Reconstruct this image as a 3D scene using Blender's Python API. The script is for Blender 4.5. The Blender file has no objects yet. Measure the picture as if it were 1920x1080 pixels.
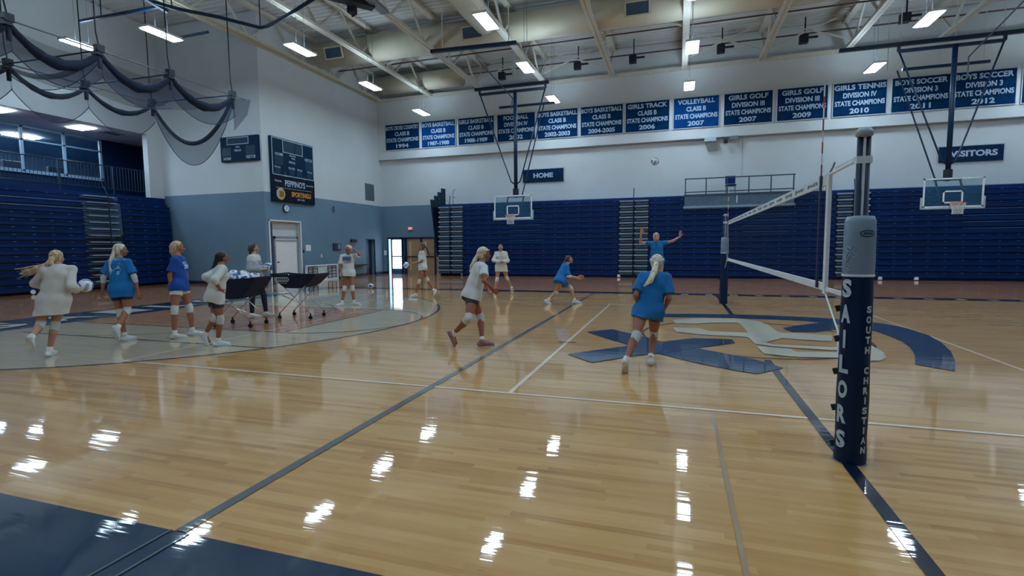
import bpy, bmesh, math, random
import numpy as np
from mathutils import Vector, Matrix
from mathutils.bvhtree import BVHTree

random.seed(4)
S = bpy.context.scene
COL = S.collection

# ------------------------------------------------------------------ camera
CAM_F = 959.4                      # focal length in pixels of the 1920 wide frame
YAW, PITCH, ROLL, CAM_H = 0.3121, 0.0813, -0.0087, 1.6406
_f = np.array([-math.sin(YAW)*math.cos(PITCH), math.cos(YAW)*math.cos(PITCH), -math.sin(PITCH)])
_r0 = np.array([math.cos(YAW), math.sin(YAW), 0.0])
_u0 = np.cross(_r0, _f)
_r = _r0*math.cos(ROLL) + _u0*math.sin(ROLL)
_u = -_r0*math.sin(ROLL) + _u0*math.cos(ROLL)
CAM_O = np.array([0.0, 0.0, CAM_H])
cam_data = bpy.data.cameras.new('camera')
cam = bpy.data.objects.new('camera', cam_data); COL.objects.link(cam)
cam_data.sensor_width = 36.0
cam_data.lens = CAM_F/1920*36.0
cam_data.clip_start = 0.05; cam_data.clip_end = 200
cam.matrix_world = Matrix(((_r[0], _u[0], -_f[0], 0), (_r[1], _u[1], -_f[1], 0), (_r[2], _u[2], -_f[2], CAM_H), (0, 0, 0, 1)))
S.camera = cam

# ------------------------------------------------------------------ look
S.view_settings.view_transform = 'Standard'
S.view_settings.look = 'None'
S.view_settings.gamma = 1.0
S.view_settings.use_curve_mapping = False
S.view_settings.exposure = 1.42
LIGHT_COL = (0.62, 0.83, 1.0)
LIGHT_W = 26.0
w = bpy.data.worlds.new('world'); S.world = w; w.use_nodes = True
w.node_tree.nodes['Background'].inputs[0].default_value = (0.45, 0.62, 0.85, 1)
w.node_tree.nodes['Background'].inputs[1].default_value = 0.05
try:
    S.cycles.use_denoising = True
    S.cycles.max_bounces = 7
    S.cycles.diffuse_bounces = 4
    S.cycles.glossy_bounces = 3
    S.cycles.transparent_max_bounces = 16
    S.cycles.sample_clamp_indirect = 6.0
    S.cycles.caustics_reflective = False
    S.cycles.caustics_refractive = False
except Exception:
    pass

# ------------------------------------------------------------------ measuring helpers
def ray(px, py):
    v = _f + _r*(px-960)/CAM_F - _u*(py-540)/CAM_F
    return v
def on(px, py, axis, val):
    v = ray(px, py); t = (val-CAM_O[axis])/v[axis]
    return CAM_O + v*t
def floor_pt(px, py, z=0.0):
    return on(px, py, 2, z)

# ------------------------------------------------------------------ materials
def lin(c):
    return tuple(((x/255.0)/12.92 if x/255.0 <= 0.04045 else ((x/255.0+0.055)/1.055)**2.4) for x in c)
MATS = {}
def mat(name, rgb, rough=0.6, metal=0.0, coat=0.0, var=0.06, scale=6.0, bump=0.0, alpha=1.0, sheen=0.0, emit=None, estr=0.0, spec=0.5, stretch=None):
    if name in MATS: return MATS[name]
    m = bpy.data.materials.new(name); m.use_nodes = True
    nt = m.node_tree; b = nt.nodes['Principled BSDF']
    c = lin(rgb)
    tc = nt.nodes.new('ShaderNodeTexCoord'); n = nt.nodes.new('ShaderNodeTexNoise')
    n.inputs['Scale'].default_value = scale; n.inputs['Detail'].default_value = 4
    if stretch:
        mp = nt.nodes.new('ShaderNodeMapping'); mp.inputs['Scale'].default_value = stretch
        nt.links.new(tc.outputs['Object'], mp.inputs[0]); nt.links.new(mp.outputs[0], n.inputs['Vector'])
    else:
        nt.links.new(tc.outputs['Object'], n.inputs['Vector'])
    cr = nt.nodes.new('ShaderNodeValToRGB')
    cr.color_ramp.elements[0].position = 0.3; cr.color_ramp.elements[1].position = 0.7
    cr.color_ramp.elements[0].color = tuple(max(0, x*(1-var*2)) for x in c)+(1,)
    cr.color_ramp.elements[1].color = tuple(min(1, x*(1+var*2)) for x in c)+(1,)
    nt.links.new(n.outputs['Fac'], cr.inputs[0]); nt.links.new(cr.outputs[0], b.inputs['Base Color'])
    b.inputs['Roughness'].default_value = rough; b.inputs['Metallic'].default_value = metal
    b.inputs['Coat Weight'].default_value = coat; b.inputs['Coat Roughness'].default_value = 0.06
    b.inputs['Specular IOR Level'].default_value = spec
    if sheen: b.inputs['Sheen Weight'].default_value = sheen
    if bump:
        bp = nt.nodes.new('ShaderNodeBump'); bp.inputs['Strength'].default_value = bump; bp.inputs['Distance'].default_value = 0.01
        nt.links.new(n.outputs['Fac'], bp.inputs['Height']); nt.links.new(bp.outputs[0], b.inputs['Normal'])
    if alpha < 1: b.inputs['Alpha'].default_value = alpha
    if emit:
        b.inputs['Emission Color'].default_value = tuple(emit)+(1,); b.inputs['Emission Strength'].default_value = estr
    MATS[name] = m
    return m

# ------------------------------------------------------------------ mesh builder
def root_loc(o):
    p = Vector((0,0,0))
    while o is not None: p = p + o.location; o = o.parent
    return p
class MB:
    def __init__(s): s.v = []; s.f = []; s.m = []; s.cur = 0
    def q(s, pts, mi=None):
        i = len(s.v); s.v.extend([tuple(map(float, p)) for p in pts]); s.f.append(tuple(range(i, i+len(pts)))); s.m.append(s.cur if mi is None else mi); return s
    def box(s, a, b, mi=None):
        x0, x1 = sorted((a[0], b[0])); y0, y1 = sorted((a[1], b[1])); z0, z1 = sorted((a[2], b[2]))
        i = len(s.v)
        s.v.extend([(x0,y0,z0),(x1,y0,z0),(x1,y1,z0),(x0,y1,z0),(x0,y0,z1),(x1,y0,z1),(x1,y1,z1),(x0,y1,z1)])
        for f in ((3,2,1,0),(4,5,6,7),(0,1,5,4),(1,2,6,5),(2,3,7,6),(3,0,4,7)):
            s.f.append(tuple(i+k for k in f)); s.m.append(s.cur if mi is None else mi)
        return s
    def bar(s, a, b, w, h=None, mi=None, up=(0,0,1)):
        h = h or w; a = Vector(a); b = Vector(b); d = (b-a).normalized(); u = Vector(up)
        if abs(d.dot(u)) > 0.98: u = Vector((1,0,0))
        r = d.cross(u).normalized(); u = r.cross(d)
        i = len(s.v)
        for p in (a, b):
            for sx, sy in ((-1,-1),(1,-1),(1,1),(-1,1)):
                s.v.append(tuple(p + r*sx*w/2 + u*sy*h/2))
        for f in ((0,1,2,3),(7,6,5,4),(0,4,5,1),(1,5,6,2),(2,6,7,3),(3,7,4,0)):
            s.f.append(tuple(i+k for k in f)); s.m.append(s.cur if mi is None else mi)
        return s
    def tube(s, pts, r, n=8, mi=None, cap=True, radii=None):
        pts = [Vector(p) for p in pts]; base = len(s.v); prev = None
        for k, p in enumerate(pts):
            if k == 0: d = pts[1]-pts[0]
            elif k == len(pts)-1: d = pts[-1]-pts[-2]
            else: d = (pts[k+1]-pts[k]).normalized() + (pts[k]-pts[k-1]).normalized()
            if d.length < 1e-9: d = Vector((0,0,1))
            d.normalize()
            if prev is None:
                u = Vector((0,0,1)) if abs(d.z) < 0.95 else Vector((1,0,0)); a = d.cross(u).normalized()
            else:
                a = (prev - d*prev.dot(d)).normalized()
            prev = a; b = d.cross(a); rr = radii[k] if radii else r
            for j in range(n):
                t = 2*math.pi*j/n; s.v.append(tuple(p + a*math.cos(t)*rr + b*math.sin(t)*rr))
        for k in range(len(pts)-1):
            for j in range(n):
                j2 = (j+1) % n
                s.f.append((base+k*n+j, base+k*n+j2, base+(k+1)*n+j2, base+(k+1)*n+j)); s.m.append(s.cur if mi is None else mi)
        if cap:
            s.f.append(tuple(base+j for j in range(n))[::-1]); s.m.append(s.cur if mi is None else mi)
            e = base+(len(pts)-1)*n; s.f.append(tuple(e+j for j in range(n))); s.m.append(s.cur if mi is None else mi)
        return s
    def lathe(s, prof, c, n=24, mi=None, a0=0.0):
        base = len(s.v)
        for r, z in prof:
            for j in range(n):
                t = 2*math.pi*j/n+a0; s.v.append((c[0]+r*math.cos(t), c[1]+r*math.sin(t), c[2]+z))
        for k in range(len(prof)-1):
            for j in range(n):
                j2 = (j+1) % n
                s.f.append((base+k*n+j, base+k*n+j2, base+(k+1)*n+j2, base+(k+1)*n+j)); s.m.append(s.cur if mi is None else mi)
        return s
    def build(s, name, mats, parent=None, smooth=False, bevel=0.0):
        if parent: off = root_loc(parent)
        else:
            arr = np.array(s.v); off = Vector((float((arr[:,0].min()+arr[:,0].max())/2), float((arr[:,1].min()+arr[:,1].max())/2), float(arr[:,2].min())))
        me = bpy.data.meshes.new(name); me.from_pydata([(v[0]-off.x, v[1]-off.y, v[2]-off.z) for v in s.v], [], s.f)
        if not isinstance(mats, (list, tuple)): mats = [mats]
        for m in mats: me.materials.append(m)
        me.polygons.foreach_set('material_index', s.m)
        if smooth: me.polygons.foreach_set('use_smooth', [True]*len(s.f))
        me.update()
        o = bpy.data.objects.new(name, me); COL.objects.link(o)
        if parent: o.parent = parent
        else: o.location = off
        if bevel:
            md = o.modifiers.new('bevel', 'BEVEL'); md.width = bevel; md.segments = 2; md.limit_method = 'ANGLE'
        return o
def tag(o, label=None, cat=None, group=None, kind=None):
    if label: o['label'] = label
    if cat: o['category'] = cat
    if group: o['group'] = group
    if kind: o['kind'] = kind
    return o
def thing(name, loc, label, cat, group=None):
    o = bpy.data.objects.new(name, None); COL.objects.link(o); o.location = [float(x) for x in loc]; o.empty_display_size = 0.2
    return tag(o, label, cat, group)
def struct(mb, name, mats, **k):
    o = mb.build(name, mats, **k); o['kind'] = 'structure'; return o
def copy_tree(o, dloc=(0,0,0), label=None):
    c = o.copy(); COL.objects.link(c); c.location = o.location + Vector(dloc)
    if label: c['label'] = label
    for ch in o.children:
        k = ch.copy(); COL.objects.link(k); k.parent = c
        for g in ch.children:
            j = g.copy(); COL.objects.link(j); j.parent = k
    return c
def text_mesh(txt, height, width=None, bold=0.0, extrude=0.004, spacing=1.0):
    cu = bpy.data.curves.new('t', 'FONT'); cu.body = txt; cu.size = 1.0; cu.offset = bold; cu.resolution_u = 3
    cu.space_character = spacing; cu.align_x = 'CENTER'
    ob = bpy.data.objects.new('t', cu); COL.objects.link(ob)
    bpy.context.view_layer.update()
    me = bpy.data.meshes.new_from_object(ob.evaluated_get(bpy.context.evaluated_depsgraph_get()))
    COL.objects.unlink(ob); bpy.data.objects.remove(ob); bpy.data.curves.remove(cu)
    vs = [v.co.copy() for v in me.vertices]; fs = [tuple(p.vertices) for p in me.polygons]; bpy.data.meshes.remove(me)
    x0 = min(v.x for v in vs); x1 = max(v.x for v in vs); y0 = min(v.y for v in vs); y1 = max(v.y for v in vs)
    sy = height/(y1-y0); sx = (width/(x1-x0)) if width else sy
    pts = [((v.x-(x0+x1)/2)*sx, (v.y-(y0+y1)/2)*sy) for v in vs]
    return pts, fs
def add_text(mb, txt, origin, ux, uy, height, width=None, bold=0.0, mi=0, off=0.004):
    """lay lettering on a plane through origin with axes ux, uy, raised by off along ux x uy"""
    pts, fs = text_mesh(txt, height, width, bold)
    o = Vector([float(x) for x in origin]); ux = Vector(ux).normalized(); uy = Vector(uy).normalized(); n = ux.cross(uy)
    b = len(mb.v)
    for p in pts: mb.v.append(tuple(o + ux*p[0] + uy*p[1] + n*off))
    for f in fs: mb.f.append(tuple(b+k for k in f)); mb.m.append(mi)
    return mb
# ================================================================== materials
M_WHITE = mat('wall_white_paint', (196,202,205), 0.75, var=0.02, scale=0.6)
M_GREYBLUE = mat('wall_greyblue_paint', (100,128,150), 0.7, var=0.03, scale=0.6)
M_DECK = mat('ceiling_deck_paint', (188,190,188), 0.6, var=0.04, scale=0.5)
M_STEEL = mat('cream_steel_paint', (196,192,180), 0.55, var=0.03)
M_DUCT = mat('cream_duct_paint', (186,180,160), 0.5, var=0.03, scale=1.0)
M_NAVY = mat('navy_plastic', (0,40,98), 0.5, var=0.08, scale=2.0, spec=0.2)
M_NAVY2 = mat('navy_painted_steel', (4,38,68), 0.4, var=0.05, spec=0.35)
M_DARK = mat('dark_navy_metal', (6,16,36), 0.6)  # very dark navy for brackets, straps and backing between seat rows
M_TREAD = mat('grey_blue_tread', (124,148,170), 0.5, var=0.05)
M_TICK = mat('pale_blue_bracket_and_glint', (60,130,165), 0.4)
M_BLACK = mat('black_plastic', (16,18,24), 0.45)
M_CLEAR_WHITE = mat('white_plastic', (225,230,235), 0.4)
M_CHROME = mat('bright_steel', (200,205,210), 0.25, metal=1.0)
M_BASEB = mat('dark_rubber_base', (18,34,58), 0.5)
M_DOORW = mat('white_door_paint', (226,228,230), 0.5, var=0.02)
M_TAN = mat('tan_wood_door', (168,140,108), 0.5, var=0.08, stretch=(1,1,8))
M_GLASSY = mat('dark_glass', (20,60,95), 0.08, var=0.05, alpha=0.45)
M_BANNER = mat('navy_banner_fabric', (0,42,80), 0.9, var=0.10, scale=3.0, spec=0.1)
M_BLET = mat('pale_banner_lettering', (160,182,204), 0.8, spec=0.2)
M_BEDGE = mat('pale_banner_edge', (176,188,200), 0.7)
M_LAMP = mat('lamp_diffuser', (255,255,255), 0.5, emit=LIGHT_COL, estr=LIGHT_W)
M_GREY = mat('grey_metal', (120,130,140), 0.4, metal=0.3)
M_VENT = mat('dark_vent_louvre', (52,72,96), 0.6, var=0.2, stretch=(1,1,40))

def floor_coat(m, col_sock=None):
    pass

def floor_paint(name, rgb, var=0.05):
    m = bpy.data.materials.new(name); m.use_nodes = True; nt = m.node_tree; b = nt.nodes['Principled BSDF']
    N = nt.nodes.new; L = nt.links.new
    geo = N('ShaderNodeNewGeometry'); mp = N('ShaderNodeMapping'); mp.inputs['Scale'].default_value = (0.8, 6, 1)
    L(geo.outputs['Position'], mp.inputs[0]); n = N('ShaderNodeTexNoise'); n.inputs['Scale'].default_value = 1.0; n.inputs['Detail'].default_value = 3
    L(mp.outputs[0], n.inputs['Vector'])
    c = lin(rgb); cr = N('ShaderNodeValToRGB'); cr.color_ramp.elements[0].position = 0.3; cr.color_ramp.elements[1].position = 0.7
    cr.color_ramp.elements[0].color = tuple(x*(1-var) for x in c)+(1,); cr.color_ramp.elements[1].color = tuple(x*(1+var) for x in c)+(1,)
    L(n.outputs['Fac'], cr.inputs[0]); L(cr.outputs[0], b.inputs['Base Color'])
    floor_finish(nt, b)
    return m
def floor_finish(nt, b):
    """clear lacquer whose plane wavers a little from board to board"""
    N = nt.nodes.new; L = nt.links.new
    b.inputs['Roughness'].default_value = 0.45; b.inputs['Specular IOR Level'].default_value = 0.12
    b.inputs['Coat Weight'].default_value = 1.0; b.inputs['Coat Roughness'].default_value = 0.035; b.inputs['Coat IOR'].default_value = 1.5
    geo = N('ShaderNodeNewGeometry')
    mp = N('ShaderNodeMapping'); mp.inputs['Scale'].default_value = (0.9, 15.0, 1.0)
    n = N('ShaderNodeTexNoise'); n.inputs['Scale'].default_value = 1.0; n.inputs['Detail'].default_value = 2.0
    L(geo.outputs['Position'], mp.inputs[0]); L(mp.outputs[0], n.inputs['Vector'])
    n2 = N('ShaderNodeTexNoise'); n2.inputs['Scale'].default_value = 0.9; n2.inputs['Detail'].default_value = 1.0
    L(geo.outputs['Position'], n2.inputs['Vector'])
    ad = N('ShaderNodeMath'); ad.operation = 'MULTIPLY_ADD'; ad.inputs[1].default_value = 2.5
    L(n2.outputs['Fac'], ad.inputs[0]); L(n.outputs['Fac'], ad.inputs[2])
    bp = N('ShaderNodeBump'); bp.inputs['Strength'].default_value = 0.5; bp.inputs['Distance'].default_value = 0.0015
    L(ad.outputs[0], bp.inputs['Height']); L(bp.outputs[0], b.inputs['Coat Normal'])

def maple(name, c1, c2, c3):
    m = bpy.data.materials.new(name); m.use_nodes = True; nt = m.node_tree; b = nt.nodes['Principled BSDF']
    N = nt.nodes.new; L = nt.links.new
    geo = N('ShaderNodeNewGeometry')
    br = N('ShaderNodeTexBrick'); br.offset = 0.0; br.offset_frequency = 1; br.squash = 1.0
    br.inputs['Scale'].default_value = 1.0; br.inputs['Brick Width'].default_value = 0.95; br.inputs['Row Height'].default_value = 0.057
    br.inputs['Mortar Size'].default_value = 0.0008; br.inputs['Mortar Smooth'].default_value = 0.3; br.inputs['Bias'].default_value = 0.0
    br.inputs['Color1'].default_value = (0,0,0,1); br.inputs['Color2'].default_value = (1,1,1,1); br.inputs['Mortar'].default_value = (0.3,0.3,0.3,1)
    # every strip starts at its own random offset
    sx = N('ShaderNodeSeparateXYZ'); L(geo.outputs['Position'], sx.inputs[0])
    dv = N('ShaderNodeMath'); dv.operation = 'DIVIDE'; dv.inputs[1].default_value = 0.057; L(sx.outputs['Y'], dv.inputs[0])
    fo = N('ShaderNodeMath'); fo.operation = 'FLOOR'; L(dv.outputs[0], fo.inputs[0])
    wn_ = N('ShaderNodeTexWhiteNoise'); wn_.noise_dimensions = '1D'; L(fo.outputs[0], wn_.inputs['W'])
    ma = N('ShaderNodeMath'); ma.operation = 'MULTIPLY_ADD'; ma.inputs[1].default_value = 7.0; L(wn_.outputs['Value'], ma.inputs[0]); L(sx.outputs['X'], ma.inputs[2])
    cb = N('ShaderNodeCombineXYZ'); L(ma.outputs[0], cb.inputs['X']); L(sx.outputs['Y'], cb.inputs['Y']); L(cb.outputs[0], br.inputs['Vector'])
    mp = N('ShaderNodeMapping'); mp.inputs['Scale'].default_value = (1.6, 22, 1)
    L(geo.outputs['Position'], mp.inputs[0])
    n = N('ShaderNodeTexNoise'); n.inputs['Scale'].default_value = 1.0; n.inputs['Detail'].default_value = 6; n.inputs['Roughness'].default_value = 0.6
    L(mp.outputs[0], n.inputs['Vector'])
    mp2 = N('ShaderNodeMapping'); mp2.inputs['Scale'].default_value = (0.7, 5, 1)
    L(geo.outputs['Position'], mp2.inputs[0])
    n2 = N('ShaderNodeTexNoise'); n2.inputs['Scale'].default_value = 1.0; n2.inputs['Detail'].default_value = 2
    L(mp2.outputs[0], n2.inputs['Vector'])
    mx = N('ShaderNodeMixRGB'); mx.inputs[0].default_value = 0.55; L(br.outputs['Color'], mx.inputs[1]); L(n.outputs['Fac'], mx.inputs[2])
    mx2 = N('ShaderNodeMixRGB'); mx2.inputs[0].default_value = 0.35; L(mx.outputs[0], mx2.inputs[1]); L(n2.outputs['Fac'], mx2.inputs[2])
    cr = N('ShaderNodeValToRGB')
    cr.color_ramp.elements[0].position = 0.18; cr.color_ramp.elements[0].color = lin(c1)+(1,)
    cr.color_ramp.elements[1].position = 0.78; cr.color_ramp.elements[1].color = lin(c3)+(1,)
    e = cr.color_ramp.elements.new(0.42); e.color = lin(c2)+(1,)
    L(mx2.outputs[0], cr.inputs[0])
    # small dark mineral streaks
    mp3 = N('ShaderNodeMapping'); mp3.inputs['Scale'].default_value = (5, 45, 1); L(geo.outputs['Position'], mp3.inputs[0])
    n3 = N('ShaderNodeTexNoise'); n3.inputs['Scale'].default_value = 1.0; n3.inputs['Detail'].default_value = 2; L(mp3.outputs[0], n3.inputs['Vector'])
    c3r = N('ShaderNodeValToRGB'); c3r.color_ramp.elements[0].position = 0.72; c3r.color_ramp.elements[0].color = (1,1,1,1)
    c3r.color_ramp.elements[1].position = 0.80; c3r.color_ramp.elements[1].color = (0.62,0.52,0.42,1)
    L(n3.outputs['Fac'], c3r.inputs[0])
    mu = N('ShaderNodeMixRGB'); mu.blend_type = 'MULTIPLY'; mu.inputs[0].default_value = 1.0
    L(cr.outputs[0], mu.inputs[1]); L(c3r.outputs[0], mu.inputs[2]); L(mu.outputs[0], b.inputs['Base Color'])
    floor_finish(nt, b)
    return m
F_MAPLE = maple('maple_floor', (160,108,58), (193,145,86), (214,170,112))
F_STAIN = maple('stained_maple_outer', (158,104,66), (182,126,82), (198,146,98))
F_PALE = maple('pale_stained_maple', (168,148,118), (184,164,134), (196,178,148))
F_NAVY = floor_paint('navy_floor_paint', (0,42,72))
F_LOGO = floor_paint('navy_logo_paint', (0,52,90))
F_CREAM = floor_paint('cream_logo_paint', (214,206,186))
F_LINE = floor_paint('dark_line_paint', (6,22,48))
F_WHITE = floor_paint('white_line_paint', (238,218,200))
F_GREYL = floor_paint('grey_line_paint', (96,100,102))
F_TANL = floor_paint('tan_line_paint', (168,138,112))
F_THIN = floor_paint('thin_dark_line_paint', (84,70,68))
FM = [F_MAPLE, F_STAIN, F_PALE, F_NAVY, F_LOGO, F_CREAM, F_LINE, F_WHITE, F_GREYL, F_TANL, F_THIN]

# ================================================================== floor with its paint
CX, CY = 1.24, 9.85            # court centre
XR = 20.0
fl = MB()
LAY = [0.0]
def rect(x0, x1, y0, y1, z, mi):
    LAY[0] += 0.00012; z += LAY[0]
    fl.q([(x0,y0,z),(x1,y0,z),(x1,y1,z),(x0,y1,z)], mi)
def arc(cx, cy, r, w, a0, a1, z, mi, n=72):
    LAY[0] += 0.00012; z += LAY[0]
    for k in range(n):
        t0 = a0+(a1-a0)*k/n; t1 = a0+(a1-a0)*(k+1)/n
        fl.q([(cx+(r-w/2)*math.cos(t0), cy+(r-w/2)*math.sin(t0), z), (cx+(r+w/2)*math.cos(t0), cy+(r+w/2)*math.sin(t0), z),
              (cx+(r+w/2)*math.cos(t1), cy+(r+w/2)*math.sin(t1), z), (cx+(r-w/2)*math.cos(t1), cy+(r-w/2)*math.sin(t1), z)], mi)
def disc(cx, cy, r, a0, a1, z, mi, n=60):
    LAY[0] += 0.00012; z += LAY[0]
    fl.q([(cx+r*math.cos(a0+(a1-a0)*k/n), cy+r*math.sin(a0+(a1-a0)*k/n), z) for k in range(n+1)], mi)
def px_poly(pts, z, mi, lay=True):
    if lay: LAY[0] += 0.00012; z += LAY[0]
    fl.q([(*floor_pt(x, y)[:2], z) for x, y in pts], mi)
def px_strip(a, b, z, mi):
    """ribbon between two outlines with the same number of points"""
    LAY[0] += 0.00012; z += LAY[0]
    for k in range(len(a)-1):
        px_poly([a[k], a[k+1], b[k+1], b[k]], z, mi, False)
e1, e2, e3, e4 = 0.0012, 0.0024, 0.0036, 0.0048
rect(-34, XR+4, -9, 34, 0, 1)                                   # darker stained surround (runs on under the walls)
BY0, BY1 = 2.12, 17.6
EX = CX-14.33
rect(EX, XR, BY0, BY1, e1, 0)
rect(-15.0, XR, BY0-2.4, BY0, e1, 3)                            # navy border, near side
rect(-15.0, EX, BY0, BY1+0.06, e1, 3)                           # navy end band
rect(-15.0, XR, BY1, BY1+0.62, e2, 6)
# three point field, key
HB = EX+1.575; R3 = 6.02
pts = [(EX, CY-R3, e2+0.0008)]
for k in range(61):
    a = -math.pi/2 + math.pi*k/60; pts.append((HB+R3*math.cos(a), CY+R3*math.sin(a), e2+0.0008))
pts.append((EX, CY+R3, e2+0.0008)); fl.q(pts, 2)
FTX = EX+5.79
rect(EX, FTX, CY-1.83, CY+1.83, e3, 1)
disc(FTX, CY, 1.83, -math.pi/2, math.pi/2, e3, 2)
arc(HB, CY, R3, 0.06, -math.pi/2, math.pi/2, e4, 10)
for s in (-1, 1):
    rect(EX, HB, CY+s*R3-0.03, CY+s*R3+0.03, e4, 10)
    rect(EX, FTX, CY+s*1.83-0.025, CY+s*1.83+0.025, e4, 10)
rect(FTX-0.025, FTX+0.025, CY-1.83, CY+1.83, e4, 10)
arc(FTX, CY, 1.83, 0.05, -math.pi/2, math.pi/2, e4, 10, 48)
arc(HB, CY, 3.2, 0.03, -math.pi/2, math.pi/2, e4, 10, 48)
rect(-12.5, -6.3, 6.655, 6.70, e4, 10)
# volleyball and cross-court lines
SY0, SY1 = 5.33, 14.33
VX0 = CX-9.0
rect(VX0, CX+9.0, SY0-0.025, SY0+0.025, e3, 7)
rect(VX0, CX+9.0, SY1-0.02, SY1+0.02, e3, 7)
for x in (CX-3.0, CX+3.0): rect(x-0.025, x+0.025, SY0, SY1, e3, 7)
for x in (VX0, CX+9.0): rect(x-0.02, x+0.02, SY0, SY1, e3, 7)
rect(CX-0.045, CX+0.045, -0.2, 7.9, e3, 6)
rect(CX-0.045, CX+0.045, 12.35, BY1, e3, 6)
rect(-2.765, -2.685, BY0, BY1, e3, 8)
rect(-2.80, -2.785, -0.2, BY0, e3, 8); rect(-2.665, -2.65, -0.2, BY0, e3, 8)
rect(0.34, 0.37, BY0, 5.3, e3, 9)
rect(-9.7, -9.65, BY0, 4.4, e3, 9)
for k in range(14): rect(-0.6+k*0.75, -0.38+k*0.75, BY1+0.1, BY1+0.36, e3, 5)
arc(CX, CY, 1.83, 0.05, 0, 2*math.pi, e2, 10)
rect(EX+14.5, EX+15.0, SY0+2.4, SY0+2.44, e3, 10) if False else None
rect(-1.9, -1.6, 8.45, 8.49, e4, 10)
# centre logo: navy swoosh, crossed navy blades, cream letters
outer = [(1235,589),(1300,589),(1370,590),(1440,592),(1510,595),(1560,598),(1610,602),(1660,608),(1700,616),(1740,629),(1765,643),(1783,660),(1790,676),(1791,697)]
inner = [(1235,595),(1300,595),(1370,596),(1440,599),(1510,602),(1556,607),(1600,613),(1640,621),(1670,631),(1692,641),(1706,652),(1714,664),(1716,672),(1716,684)]
px_strip(outer, inner, e3, 4)
px_poly([(1468,616),(1495,611),(1535,606),(1560,603),(1572,618),(1530,623),(1484,623)], e4, 4)
px_poly([(1100,623),(1148,618),(1190,628),(1236,640),(1300,652),(1360,664),(1420,676),(1470,691),(1420,702),(1380,696),(1300,680),(1236,664),(1190,650),(1140,636)], e3, 4)
px_poly([(1064,665),(1120,657),(1190,648),(1240,642),(1300,635),(1372,637),(1378,644),(1310,653),(1250,662),(1190,668),(1110,681)], e4, 4)
ex = 0.006
px_strip([(1262,601),(1300,598),(1340,598),(1385,598),(1420,603),(1440,610),(1456,622),(1480,631)], [(1266,607),(1300,608),(1340,606),(1382,606),(1392,612),(1400,622),(1408,636),(1430,645)], ex, 5)
px_strip([(1262,615),(1310,616),(1330,622),(1400,625),(1420,634)], [(1268,623),(1310,628),(1340,630),(1400,633),(1420,642)], ex, 5)
px_strip([(1448,625),(1500,626),(1560,630)], [(1456,634),(1500,638),(1560,641)], ex, 5)
px_strip([(1405,636),(1450,647),(1560,652),(1600,652)], [(1416,646),(1450,651),(1560,658),(1606,658)], ex, 5)
px_strip([(1418,650),(1480,655),(1494,661),(1560,662),(1630,662)], [(1432,664),(1480,670),(1500,671),(1560,672),(1630,673)], ex, 5)
px_poly([(1600,645),(1632,648),(1656,662),(1662,672),(1650,678),(1625,678),(1600,676)], ex+0.001, 5)
px_poly([(1622,638),(1630,641),(1637,651),(1632,655),(1624,648)], ex, 6)
# lettering in the end band
sail = ['S','A','I','L','O','R','S']
for k, ch in enumerate(sail):
    yk = 7.0 + k*1.35
    tp, tf = text_mesh(ch, 1.1, 0.9, 0.03)
    b0 = len(fl.v)
    for p in tp: fl.v.append((-14.05 - p[1], yk + p[0], 0.012))
    for f in tf: fl.f.append(tuple(b0+i for i in f)); fl.m.append(5)
struct(fl, 'floor', FM)

# ================================================================== walls
YB, ZT, XE, YJ, XL = 28.1, 11.9, -17.5, 18.5, -23.4
ZB = 4.17
def two_tone(mb, p0, p1, z0=0.0, z1=ZT, zb=ZB):
    a, b = p0, p1
    if z0 < zb: mb.q([(*a,z0),(*b,z0),(*b,zb),(*a,zb)], 1)
    mb.q([(*a,max(z0,zb)),(*b,max(z0,zb)),(*b,z1),(*a,z1)], 0)
WM = [M_WHITE, M_GREYBLUE]
# back wall with the entrance opening
wb = MB()
DX0, DX1, DZ = -17.2, -13.3, 2.25
two_tone(wb, (XE, YB), (DX0, YB)); two_tone(wb, (DX1, YB), (XR, YB))
wb.q([(DX0,YB,DZ),(DX1,YB,DZ),(DX1,YB,ZB),(DX0,YB,ZB)], 1); wb.q([(DX0,YB,ZB),(DX1,YB,ZB),(DX1,YB,ZT),(DX0,YB,ZT)], 0)
struct(wb, 'wall_back', WM)
# projecting upper bulkhead that carries the banners
tb = MB(); tb.box((XE, YB-0.28, 6.95), (XR, YB, 10.35), 0); tb.box((XE, YB-0.34, 10.35), (XR, YB, 10.55), 1)
struct(tb, 'trim_1', [M_WHITE, M_STEEL])
# end wall with alcove and dark doorway
we = MB()
def endq(y0, y1, z0, z1, mi): we.q([(XE,y0,z0),(XE,y1,z0),(XE,y1,z1),(XE,y0,z1)], mi)
AY0, AY1, AZ = 18.75, 20.7, 2.88
BYa, BYb, BZ = 26.3, 27.15, 2.12
endq(YJ, AY0, 0, ZB, 1); endq(AY0, AY1, AZ, ZB, 1); endq(AY1, BYa, 0, ZB, 1); endq(BYa, BYb, BZ, ZB, 1); endq(BYb, YB, 0, ZB, 1)
endq(YJ, YB, ZB, ZT, 0)
xi = XE-0.22
we.q([(xi,AY0,0),(xi,AY1,0),(xi,AY1,AZ),(xi,AY0,AZ)], 0); we.q([(XE,AY0,0),(xi,AY0,0),(xi,AY0,AZ),(XE,AY0,AZ)], 0)
we.q([(XE,AY1,0),(xi,AY1,0),(xi,AY1,AZ),(XE,AY1,AZ)], 0); we.q([(XE,AY0,AZ),(xi,AY0,AZ),(xi,AY1,AZ),(XE,AY1,AZ)], 0)
xj = XE-0.25
we.q([(XE,BYa,0),(xj,BYa,0),(xj,BYa,BZ),(XE,BYa,BZ)], 1); we.q([(XE,BYb,0),(xj,BYb,0),(xj,BYb,BZ),(XE,BYb,BZ)], 1)
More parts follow.
